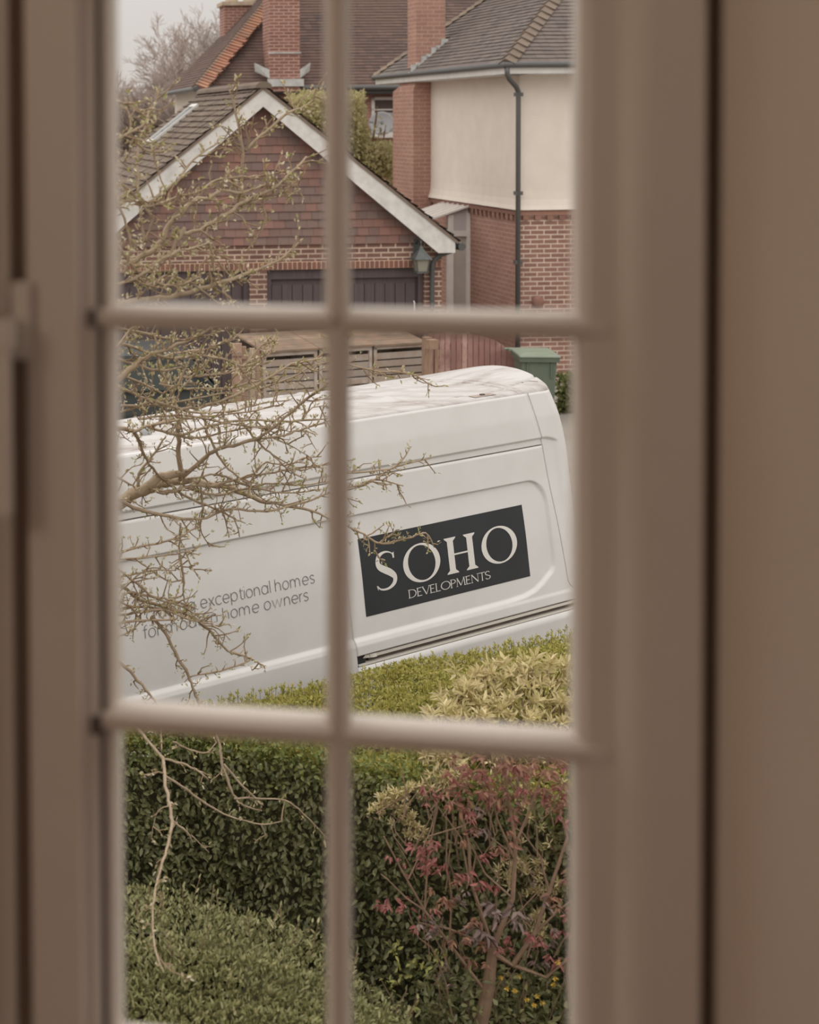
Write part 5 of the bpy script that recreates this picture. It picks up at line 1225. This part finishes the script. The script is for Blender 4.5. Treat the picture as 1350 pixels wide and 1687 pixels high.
 ([(190, 470, 5), (230, 455, 5), (270, 425, 5), (310, 410, 4), (350, 400, 3)], 5.3, 5.5), ([(200, 300, 4), (230, 330, 4), (250, 360, 4), (240, 400, 4)], 5.3, 5.4), ([(180, 310, 4), (205, 360, 4), (215, 410, 4), (205, 450, 4)], 5.2, 5.3), ([(320, 330, 4), (350, 300, 4), (390, 292, 3), (430, 290, 3), (470, 282, 2)], 5.7, 5.8), ([(345, 325, 4), (375, 340, 4), (410, 335, 4), (450, 325, 3), (490, 318, 2)], 5.7, 5.8),
 ([(180, 585, 6), (220, 600, 5), (260, 610, 5), (300, 605, 4)], 6.1, 6.2), ([(180, 610, 5), (230, 630, 5), (270, 650, 4)], 6.2, 6.3), ([(190, 540, 5), (235, 548, 5), (290, 560, 4), (330, 553, 3)], 6.0, 6.1), ([(200, 680, 5), (250, 662, 4), (290, 655, 3)], 6.4, 6.5), ([(190, 575, 4), (215, 545, 4), (240, 530, 4)], 5.9, 6.0),
]
wood = MB(); twig = MB(); BP, BD, BL, BW = [], [], [], []; GP, GD, GL, GW = [], [], [], []
wood.tube([(-.55, 6.6, 0), (-.52, 6.6, .5), (-.45, 6.65, 1.0), (-.3, 6.8, 1.5), at(60, 870, 7.0)], [.13, .10, .085, .07, .055], 10)
wood.tube([(-.45, 6.65, 1.0), (-.5, 6.3, 1.8), at(20, 620, 5.9), at(40, 560, 5.5)], [.075, .06, .05, .03], 8)
for q in ((at(80, 700, 5.9)), (at(60, 560, 5.4)), (at(60, 520, 5.6))): wood.tube([(-.47, 6.4, 1.6), (q + Vector((-.47, 6.4, 1.6))) / 2 + Vector((0, 0, -.05)), q], [.045, .032, .02], 7)
for q in (at(120, 950, 6.8), at(140, 1030, 6.7), at(140, 1040, 6.7), at(110, 925, 6.8), at(180, 1150, 6.3), at(140, 1000, 6.8)): wood.tube([(-.36, 6.72, 1.35), q], [.03, .009], 6)
for q in (at(100, 790, 6.9), at(120, 690, 6.6), at(140, 620, 6.3), at(130, 540, 6.0), at(120, 240, 5.1), at(120, 150, 5.0)): wood.tube([(-.5, 6.3, 1.8), q], [.03, .008], 6)
def buds(p, d, n, green, s=1.0):
    for _ in range(n):
        u = RNG.normal(size=3) * .55 + np.array([d.x, d.y, d.z]); q = npw(p) + RNG.normal(size=3) * .005
        if RNG.random() < green: GP.append(q); GD.append(u + [0, 0, .4]); GL.append(RNG.uniform(.014, .026) * s); GW.append(RNG.uniform(.006, .010) * s)
        else: BP.append(q); BD.append(u + [0, 0, .25]); BL.append(RNG.uniform(.010, .022) * s); BW.append(RNG.uniform(.006, .010) * s)
def spur(p, d, L, r, depth, green, dens):
    pts = [p]; dd = d.normalized(); k = max(2, int(L / .03))
    for i in range(k):
        dd = (dd + Vector(RNG.normal(size=3)) * .28 + Vector((0, 0, .05))).normalized(); pts.append(pts[-1] + dd * (L / k))
    twig.tube(pts, [r * (1 - .6 * i / k) + .0008 for i in range(k + 1)], 4, cap=False)
    for q in pts[1:-1]:
        if RNG.random() < .6 * dens: buds(q, dd, int(RNG.integers(1, 3)), green)
    buds(pts[-1], dd, int(RNG.integers(2, 5)), green)
    if depth and L > .05:
        for q in pts[1:-1]:
            if RNG.random() < .45: spur(q, (dd + Vector(RNG.normal(size=3)) * .9), L * RNG.uniform(.3, .55), r * .65, depth - 1, green, dens)
for pts, Y0, Y1 in BR:
    n = len(pts); Q = []; Rr = []
    for i, (x, y, w) in enumerate(pts):
        Y = Y0 + (Y1 - Y0) * i / (n - 1); Q.append(at(x, y, Y)); Rr.append(max(.0012, w * .5 * Y / FPX * (.92 if Y > 6.0 else 1.1)))
    # smooth with a little wander
    C = cat([tuple(q) + (r,) for q, r in zip(Q, Rr)], 4); jit = [Vector(RNG.normal(size=3)) * min(.004, c[3] * .35) for c in C]
    P3 = [Vector(c[:3]) + j for c, j in zip(C, jit)]; wood.tube(P3, [max(.001, c[3] * RNG.uniform(.9, 1.12)) for c in C], 7)
    ymean = sum(p[1] for p in pts) / n; upper = ymean < 640; low = ymean > 1190
    green = .16 if upper else .06 if ymean < 760 else .20 if ymean < 900 else .08
    dens = 1.0 if not low else .5
    L = 0
    for a, b in zip(P3, P3[1:]):
        L += (b - a).length
        step = .017 if upper else .024 if not low else .06
        while L > step:
            L -= step * RNG.uniform(.7, 1.3); tq = RNG.random(); p = a.lerp(b, tq); t = (b - a).normalized()
            if p.x / p.y < .02: continue
            side = Vector(RNG.normal(size=3)); side -= t * side.dot(t); side.normalize(); side.y *= .5
            d = side * .9 + t * .5 + Vector((0, 0, .12))
            if RNG.random() < .55: spur(p, d, RNG.uniform(.012, .035), .0024, 0, green, dens)
            elif RNG.random() < (.62 if not low else .25): spur(p, d, RNG.uniform(.04, .13) * (1.1 if upper else 1), .0027, 1, green, dens)
            else: buds(p, d, 2, green)
wood.build('branches', M_bark, tt, smooth=True, recalc=False); twig.build('twigs', plain('twig_bark', srgb(154, 132, 106), .9, srgb(126, 106, 84), 30), tt, recalc=False)
leaves('buds', np.array(BP), np.array(BD), np.array(BL), np.array(BW), M_bud, tt, fold=.35, droop=0)
leaves('young_leaves', np.array(GP), np.array(GD), np.array(GL), np.array(GW), M_young, tt, fold=.3, droop=.15)
print('twigs', len(BP), len(GP))

# ------------------------------------------------------------------ planting further off
cl = thing('climbing_shrub', 'loose yellow-green shrub climbing between the garage roof and the older house', 'shrub', (at(570, 200, 33).x, 33, 0))
n = 14000; cx = RNG.normal(size=n); xs = np.where(RNG.random(n) < .55, RNG.normal(575, 32, n), np.where(RNG.random(n) < .5, RNG.normal(622, 16, n), RNG.normal(510, 18, n)))
ys = np.where(xs > 600, RNG.normal(258, 26, n), np.where(xs < 535, RNG.normal(190, 28, n), RNG.normal(215, 40, n)))
ys = np.maximum(ys, 150 + RNG.random(n) * 15)
keep = ~((xs > 606) & (ys < 235) & (RNG.random(n) < .93)); xs, ys = xs[keep], ys[keep]; n = len(xs)
P = np.array([npw(at(x, y, 32.5 + RNG.normal() * .5)) for x, y in zip(xs, ys)])
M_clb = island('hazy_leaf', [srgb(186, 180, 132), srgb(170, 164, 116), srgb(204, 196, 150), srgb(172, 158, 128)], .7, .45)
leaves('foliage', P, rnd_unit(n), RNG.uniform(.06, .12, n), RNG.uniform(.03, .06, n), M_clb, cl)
m = MB()
for k in range(26):
    x = RNG.uniform(500, 640); y = RNG.uniform(170, 280); q = at(x, y, 32.6); m.tube([(at(575, 300, 32.6).x + RNG.normal() * .3, 32.6, 0), (q.x * .6 + at(575, 300, 32.6).x * .4, 32.6, q.z * .6), q], [.04, .025, .008], 4)
m.build('stems', M_stem, cl, recalc=False)

def bare_tree(name, label, px, ybase, ytop, Y, spread, seed, col, rmin=.010, levels=6, lean=0.0, grp=None):
    r = random.Random(seed); base = at(px, ybase, Y); base.z = 0; top = at(px, ytop, Y).z
    t = thing(name, label, 'tree', base, grp); w = MB(); tw_ = MB()
    def grow(p, d, L, rad, lv):
        pts = [p]; dd = d.copy(); k = 3
        for i in range(k):
            dd = (dd + Vector((r.gauss(0, .13), r.gauss(0, .13), r.gauss(0, .08) + .06))).normalized(); pts.append(pts[-1] + dd * L / k)
        (w if lv < 2 else tw_).tube(pts, [max(rmin * .6, rad * (1 - .35 * i / k)) for i in range(k + 1)], 5 if lv < 3 else 3, cap=False)
        if lv >= levels: return
        nb = r.choice((3, 3, 4)) if lv else 5
        for j in range(nb):
            q = pts[-1] if j < 2 else pts[r.choice((1, 2))]
            e = (dd + Vector((r.gauss(0, 1), r.gauss(0, 1), r.gauss(0, .5))) * spread).normalized()
            grow(q, e, L * r.uniform(.62, .82), max(rmin, rad * .58), lv + 1)
    H_ = top; grow(base, Vector((lean, 0, 1)).normalized(), H_ * .30, H_ * .016, 0)
    w.build('trunk', col, t, recalc=False); tw_.build('twigs', col, t, recalc=False)
    return t
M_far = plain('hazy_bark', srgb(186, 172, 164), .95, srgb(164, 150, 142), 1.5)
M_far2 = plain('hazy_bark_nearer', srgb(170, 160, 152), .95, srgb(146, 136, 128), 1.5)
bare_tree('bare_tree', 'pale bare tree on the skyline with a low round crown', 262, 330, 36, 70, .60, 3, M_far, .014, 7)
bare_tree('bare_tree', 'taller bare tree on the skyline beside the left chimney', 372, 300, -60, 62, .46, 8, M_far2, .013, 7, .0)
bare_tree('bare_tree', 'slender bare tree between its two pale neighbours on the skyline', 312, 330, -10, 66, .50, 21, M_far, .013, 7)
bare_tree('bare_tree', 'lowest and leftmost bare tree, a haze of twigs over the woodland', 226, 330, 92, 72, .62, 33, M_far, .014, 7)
# brown woodland edge at far left
wd = thing('woodland', 'blurred brown leafless woodland on the far left horizon', 'woodland', (at(210, 250, 75).x, 75, 0)); wd['kind'] = 'stuff'
m = MB()
for k in range(3000):
    x = RNG.uniform(-420, 330); yt = 172 + RNG.random() ** 1.5 * 60 + abs(x - 250) * .05; Y = RNG.uniform(72, 84); q = at(x, yt, Y); d = RNG.normal() * .5
    m.tube([(q.x + d, Y, 0), (q.x + d * .4, Y, q.z * .6), q], [.09, .06, .02], 3, cap=False)
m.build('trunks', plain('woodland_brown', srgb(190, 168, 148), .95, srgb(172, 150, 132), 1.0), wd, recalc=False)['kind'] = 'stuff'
n = 20000; xs = RNG.uniform(-440, 340, n); ys = 180 + RNG.random(n) * 160
P = np.array([npw(at(x, y, RNG.uniform(70, 82))) for x, y in zip(xs, ys)])
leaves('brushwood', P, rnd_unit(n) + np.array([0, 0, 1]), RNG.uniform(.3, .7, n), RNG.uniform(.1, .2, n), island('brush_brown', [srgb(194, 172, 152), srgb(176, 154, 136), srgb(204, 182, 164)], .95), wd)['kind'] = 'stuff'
# dark conifer above the house roof
cf = thing('conifer', 'dark evergreen showing between the side chimney and the grey roof', 'tree', (at(750, 20, 48).x, 48, 0))
n = 16000; hgt = RNG.random(n) ** .7; ctr = at(752, 20, 48); z = 1.5 + hgt * 10.5; a = RNG.random(n) * 6.28; rr = (1 - hgt * .75) * 2.4 * RNG.random(n) ** .4
P = np.stack([ctr.x + np.cos(a) * rr, 48 + np.sin(a) * rr, z], 1)
leaves('foliage', P, np.stack([np.cos(a), np.sin(a), RNG.normal(size=n) * .3], 1), RNG.uniform(.25, .5, n), RNG.uniform(.1, .18, n), island('conifer_green', [srgb(92, 92, 86), srgb(80, 82, 76), srgb(104, 104, 96)], .9), cf)
m = MB(); m.tube([(ctr.x, 48, 0), (ctr.x, 48, 12)], [.3, .05], 8); m.build('trunk', M_stem, cf)
# weeds at the foot of the brick corner
wk = thing('weeds', 'tuft of weeds growing at the brick wall beside the green bin', 'weeds', (at(936, 640, 22.3).x, 22.3, 0))
n = 900; xs = RNG.uniform(920, 965, n); ys = RNG.uniform(618, 690, n); P = np.array([npw(at(x, y, 22.4 + RNG.normal() * .1)) for x, y in zip(xs, ys)])
leaves('foliage', P, rnd_unit(n) + np.array([0, 0, .8]), RNG.uniform(.06, .12, n), RNG.uniform(.03, .05, n), island('weed_green', [srgb(126, 132, 82), srgb(108, 116, 70), srgb(146, 146, 96)], .7, .3), wk)
m = MB()
for k in range(20):
    q = at(RNG.uniform(922, 962), RNG.uniform(620, 660), 22.4); m.tube([(q.x + RNG.normal() * .06, 22.4, 0), q], [.012, .004], 4)
m.build('stems', M_stem, wk, recalc=False)
# ------------------------------------------------------------------ ground
M_drive = plain('worn_drive', srgb(150, 142, 134), .95, srgb(132, 124, 116), 1.2, bmp=.2)
m = MB(); m.face([(-150, 1.5, 0), (180, 1.5, 0), (180, 300, 0), (-150, 300, 0)]); struct(m.build('ground', M_drive), 'worn grey driveway and yard', 'ground')
m = MB(); m.box((-3.5, 2.0, .0), (8.5, 0, 0), (0, 4.2, 0), (0, 0, .04)); struct(m.build('garden_bed_ground', plain('soil', srgb(84, 70, 56), .95, srgb(64, 54, 44), 6)), 'dark soil of the front garden bed', 'ground')

# ------------------------------------------------------------------ room and window
WA = math.radians(11); WD = Vector((math.cos(WA), -math.sin(WA), 0)); WN = Vector((-math.sin(WA), -math.cos(WA), 0))
WO = at(560, 843, 1.45)
def wp(w, n, z): return Vector((WO.x, WO.y, 0)) + WD * w + WN * n + ZZ * z
def wx(px, n, py=843): return (onp(px, py, WO + WN * n, WN) - WO).dot(WD)
def wz(px, py, n=0): return onp(px, py, WO + WN * n, WN).z
M_pvc = plain('window_white', srgb(218, 208, 198), .42, srgb(212, 201, 190), 3)
M_wall = plain('warm_wall_paint', srgb(218, 207, 196), .9, srgb(213, 201, 190), 2.0, bmp=.04)
M_ceil = plain('ceiling_white', srgb(222, 214, 206), .9)
M_floor = plain('floor_boards', srgb(150, 116, 86), .5, srgb(120, 92, 68), 3, stretch=(8, .6, 1))
M_gask = plain('glazing_gasket', srgb(84, 74, 70), .6); M_gap = plain('sash_gap_seal', srgb(150, 128, 112), .8)
ZB = wz(260, 1690, -.045); ZT = 5.0; ZSB, ZST = ZB - .085, ZT + .08
win = bpy.data.objects.new('window_1', None); COL.objects.link(win); win.location = wp(0, 0, ZB)
struct(win, 'white casement window with glazing bars, out of focus close to the camera', 'window')
def vprof(name, pr, z0, z1, mat, parent, back=-.045, bevel=0.0):
    pts = [(wx(x, n), n) for x, n in pr]; poly = [wp(w, n, z0) for w, n in pts] + [wp(pts[-1][0], back, z0), wp(pts[0][0], back, z0)]
    m = MB(); m.prism(poly, (0, 0, z1 - z0)); return m.build(name, mat, parent, bevel=bevel)
sash = vprof('sash_stile', [(188, .001), (178, .007), (173, .008), (172, .003), (165, .003), (163, .010), (150, .018), (137, .021), (133, .024), (129, .030), (52, .030), (47, .027), (46, .0)], ZSB, ZST, M_pvc, win)
vprof('sash_stile', [(951, .001), (966, .007), (971, .009), (1010, .011), (1018, .014), (1030, .022), (1050, .029), (1066, .032), (1074, .033), (1156, .033), (1160, .030), (1161, .0)], ZSB, ZST, M_pvc, win)
vprof('frame_jamb', [(22, .0), (22, .020), (18, .024), (-90, .024)], ZSB - .08, ZST + .06, M_pvc, win)
vprof('gap_seal', [(48, .004), (20, .004)], ZSB, ZST, M_gap, win)
vprof('gap_seal', [(1184, -.004), (1158, -.004)], ZSB, ZST, M_gap, win)
vprof('glazing_gasket', [(173.5, .0075), (163.5, .0075)], ZSB + .05, ZST, M_gask, win, back=.002)
def hrail(name, pr, w0, w1, zb, sgn, mat, back=-.045):
    poly = [wp(w0, n, zb + sgn * z) for n, z in pr] + [wp(w0, back, zb + sgn * pr[-1][1]), wp(w0, back, zb)]
    m = MB(); m.prism(poly, WD * (w1 - w0)); return m.build(name, mat, win)
wl, wr = wx(120, .0), wx(1000, .0)
hrail('bottom_rail', [(.0, 0), (.007, -.008), (.011, -.014), (.021, -.026), (.029, -.032), (.029, -.085)], wl, wr, ZB, 1, M_pvc)
hrail('top_rail', [(.0, 0), (.007, -.008), (.011, -.014), (.021, -.026), (.029, -.032), (.029, -.085)], wl, wr, ZT, -1, M_pvc)
hrail('frame_sill', [(.0, 0), (.024, -.005), (.024, -.07)], wx(-90, 0), wx(1185, 0), ZSB - .008, 1, M_pvc)
hrail('frame_head', [(.0, 0), (.024, -.005), (.024, -.07)], wx(-90, 0), wx(1185, 0), ZST + .008, -1, M_pvc)
def bar(name, a, b, wide, mat=M_pvc):
    d = (b - a).normalized(); sd = d.cross(WN).normalized()
    sec = [(-wide, .0), (-wide * .95, .004), (-wide * .45, .013), (wide * .45, .013), (wide * .95, .004), (wide, .0), (wide, -.022), (-wide, -.022)]
    m = MB(); m.prism([a + sd * s + WN * n for s, n in sec], b - a); return m.build(name, mat, win)
g = lambda x, y: onp(x, y, WO, WN)
ph = g(560, 843)
bar('glazing_bar', wp(wx(558, 0), 0, ZB - .02), wp(wx(556, 0), 0, ZT + .02), .0115)
b1 = bar('glazing_bar', g(160, 521), g(1000, 539), .0115); b2 = bar('glazing_bar', g(170, 1181), g(1000, 1238), .0115)
b3 = bar('glazing_bar', g(150, -140), g(1000, -165), .0115)
for b, (x, y) in ((b1, (152, 521)), (b2, (160, 1184))):
    c = g(x, y) + WN * .012; m = MB(); m.boxc(c, .010, .014, .017, WD, WN, ZZ); m.build('bar_end_seal', M_gask, b)  # small dark blocks at the left ends of two bars
m = MB(); m.box(wp(wx(150, 0), -.006, ZB - .02), WD * (wx(985, 0) - wx(150, 0)), WN * .003, ZZ * (ZT - ZB + .04))
mt, nt, bs = newmat('clear_glass'); nt.nodes.remove(bs); tr = nt.nodes.new('ShaderNodeBsdfTransparent'); tr.inputs[0].default_value = (.97, .965, .955, 1); nt.links.new(tr.outputs[0], nt.nodes['Material Output'].inputs[0])
m.build('pane', mt, win)
# casement handle on the left stile
hd = MB(); x0, x1 = wx(24, .03), wx(58, .03); z0, z1 = wz(40, 592, .03), wz(40, 462, .03)
hd.box(wp(x0, .030, z0), WD * (x1 - x0), WN * .010, ZZ * (z1 - z0)); ho = hd.build('handle', plain('handle_white', srgb(214, 206, 198), .35), win, bevel=.004)
hd = MB(); xa, xb = wx(-14, .06), wx(27, .06); za, zb_ = wz(10, 850, .06), wz(10, 525, .06)
hd.box(wp(xa, .058, za), WD * (xb - xa) * .9, WN * .012, ZZ * (zb_ - za)); hd.box(wp(xa, .036, zb_ - .03), WD * (xb - xa), WN * .036, ZZ * .03); hd.build('lever', plain('lever_white', srgb(214, 206, 198), .35), ho, bevel=.004)

FZ, CZ = 2.65, 5.25
wL, wR = wx(-90, .024), wx(1183, .0)
def wbox(name, w0, w1, n0, n1, z0, z1, mat, kind=True):
    m = MB(); m.box(wp(w0, n0, z0), WD * (w1 - w0), WN * (n1 - n0), ZZ * (z1 - z0)); o = m.build(name, mat); o['kind'] = 'structure'; return o
RW0, RW1, RN = -2.0, 1.9, 3.3
# the reveal on the right splays towards the room
m = MB(); rv = [(wx(1183, .0), -.05), (wx(1183, .012), .012), (wx(1187, .024), .024), (wx(1430, .10), .165), (RW1, .185), (RW1, -.05)]
m.prism([wp(w, n, FZ) for w, n in rv], (0, 0, CZ - FZ)); struct(m.build('wall_right', M_wall), 'warm beige plastered reveal to the right of the window', 'wall')
wbox('wall_left', RW0, wL, -.05, .12, FZ, CZ, M_wall)
wbox('wall_below', wL, wR, -.05, .10, FZ, ZSB - .078, M_wall); wbox('wall_above', wL, wR, -.05, .10, ZST + .078, CZ, M_wall)
wbox('wall_outside', RW0, RW1, -.06, .10, 0, FZ, M_brick)
wbox('floor', RW0 - .1, RW1 + .1, -.05, RN + .1, FZ - .12, FZ, M_floor); wbox('ceiling', RW0 - .1, RW1 + .1, -.05, RN + .1, CZ, CZ + .12, M_ceil)
wbox('wall_side_left', RW0 - .1, RW0, -.05, RN, FZ, CZ, M_wall); wbox('wall_side_right', RW1, RW1 + .1, -.05, RN, FZ, CZ, M_wall)
# back wall, with an unseen opening added to let fill daylight in
wbox('wall_back', RW0, .2, RN, RN + .1, FZ, CZ, M_wall); wbox('wall_back_right', 1.8, RW1, RN, RN + .1, FZ, CZ, M_wall)
wbox('wall_back_below', .2, 1.8, RN, RN + .1, FZ, 3.4, M_wall); wbox('wall_back_above', .2, 1.8, RN, RN + .1, 4.9, CZ, M_wall)
for o in list(SC.objects):
    if o.name.startswith(('wall_', 'floor', 'ceiling')) and 'label' not in o: o['label'] = o.name.replace('_', ' ') + ' of the dim room behind the camera'; o['category'] = o.name.split('_')[0]

# ------------------------------------------------------------------ light
ld = bpy.data.lights.new('ceiling_lamp', 'POINT'); ld.energy = FILL; ld.color = (1.0, .81, .645); ld.shadow_soft_size = .22  # unseen fill light, added to brighten the room side of the window
lo_ = bpy.data.objects.new('ceiling_lamp', ld); COL.objects.link(lo_); lo_.location = wp(-1.25, 1.5, 4.7)
w = bpy.data.worlds.new('overcast'); SC.world = w; w.use_nodes = True; nt = w.node_tree; nt.nodes.clear()
out = nt.nodes.new('ShaderNodeOutputWorld'); bg = nt.nodes.new('ShaderNodeBackground'); tc = nt.nodes.new('ShaderNodeTexCoord'); sx = nt.nodes.new('ShaderNodeSeparateXYZ')
nt.links.new(tc.outputs['Generated'], sx.inputs[0])
r = nt.nodes.new('ShaderNodeValToRGB'); nt.links.new(sx.outputs['Z'], r.inputs[0]); r.color_ramp.interpolation = 'EASE'
e = r.color_ramp.elements; e[0].position = 0.0; e[0].color = (.60, .565, .535, 1); e[1].position = .9; e[1].color = (.69, .668, .65, 1)
x = e.new(.10); x.color = (.66, .635, .615, 1)
nz = nt.nodes.new('ShaderNodeTexNoise'); nz.inputs['Scale'].default_value = 3.0; nz.inputs['Detail'].default_value = 3; nt.links.new(tc.outputs['Generated'], nz.inputs['Vector'])
mx = nt.nodes.new('ShaderNodeMix'); mx.data_type = 'RGBA'; mx.blend_type = 'MULTIPLY'; mx.inputs[0].default_value = .12
nt.links.new(r.outputs[0], mx.inputs[6]); nt.links.new(nz.outputs['Fac'], mx.inputs[7]); nt.links.new(mx.outputs[2], bg.inputs[0])
mr = nt.nodes.new('ShaderNodeMapRange'); mr.interpolation_type = 'SMOOTHSTEP'; mr.inputs[1].default_value = .08; mr.inputs[2].default_value = .62; mr.inputs[3].default_value = SKY; mr.inputs[4].default_value = SKY * ZEN
nt.links.new(sx.outputs['Z'], mr.inputs[0]); nt.links.new(mr.outputs[0], bg.inputs[1]); nt.links.new(bg.outputs[0], out.inputs[0])
try:
    w.cycles.sampling_method = 'MANUAL'; w.cycles.sample_map_resolution = 512
except Exception: pass
vs_ = SC.view_settings; SC.display_settings.display_device = 'sRGB'
vs_.view_transform = 'Standard'; vs_.look = 'None'; vs_.exposure = EXPO; vs_.gamma = 1.0; vs_.use_curve_mapping = False
SC.cycles.max_bounces = 8; SC.cycles.diffuse_bounces = 4; SC.cycles.transparent_max_bounces = 12
SC.cycles.use_denoising = True; SC.cycles.sample_clamp_indirect = 4.0
SC.cycles.caustics_reflective = False; SC.cycles.caustics_refractive = False
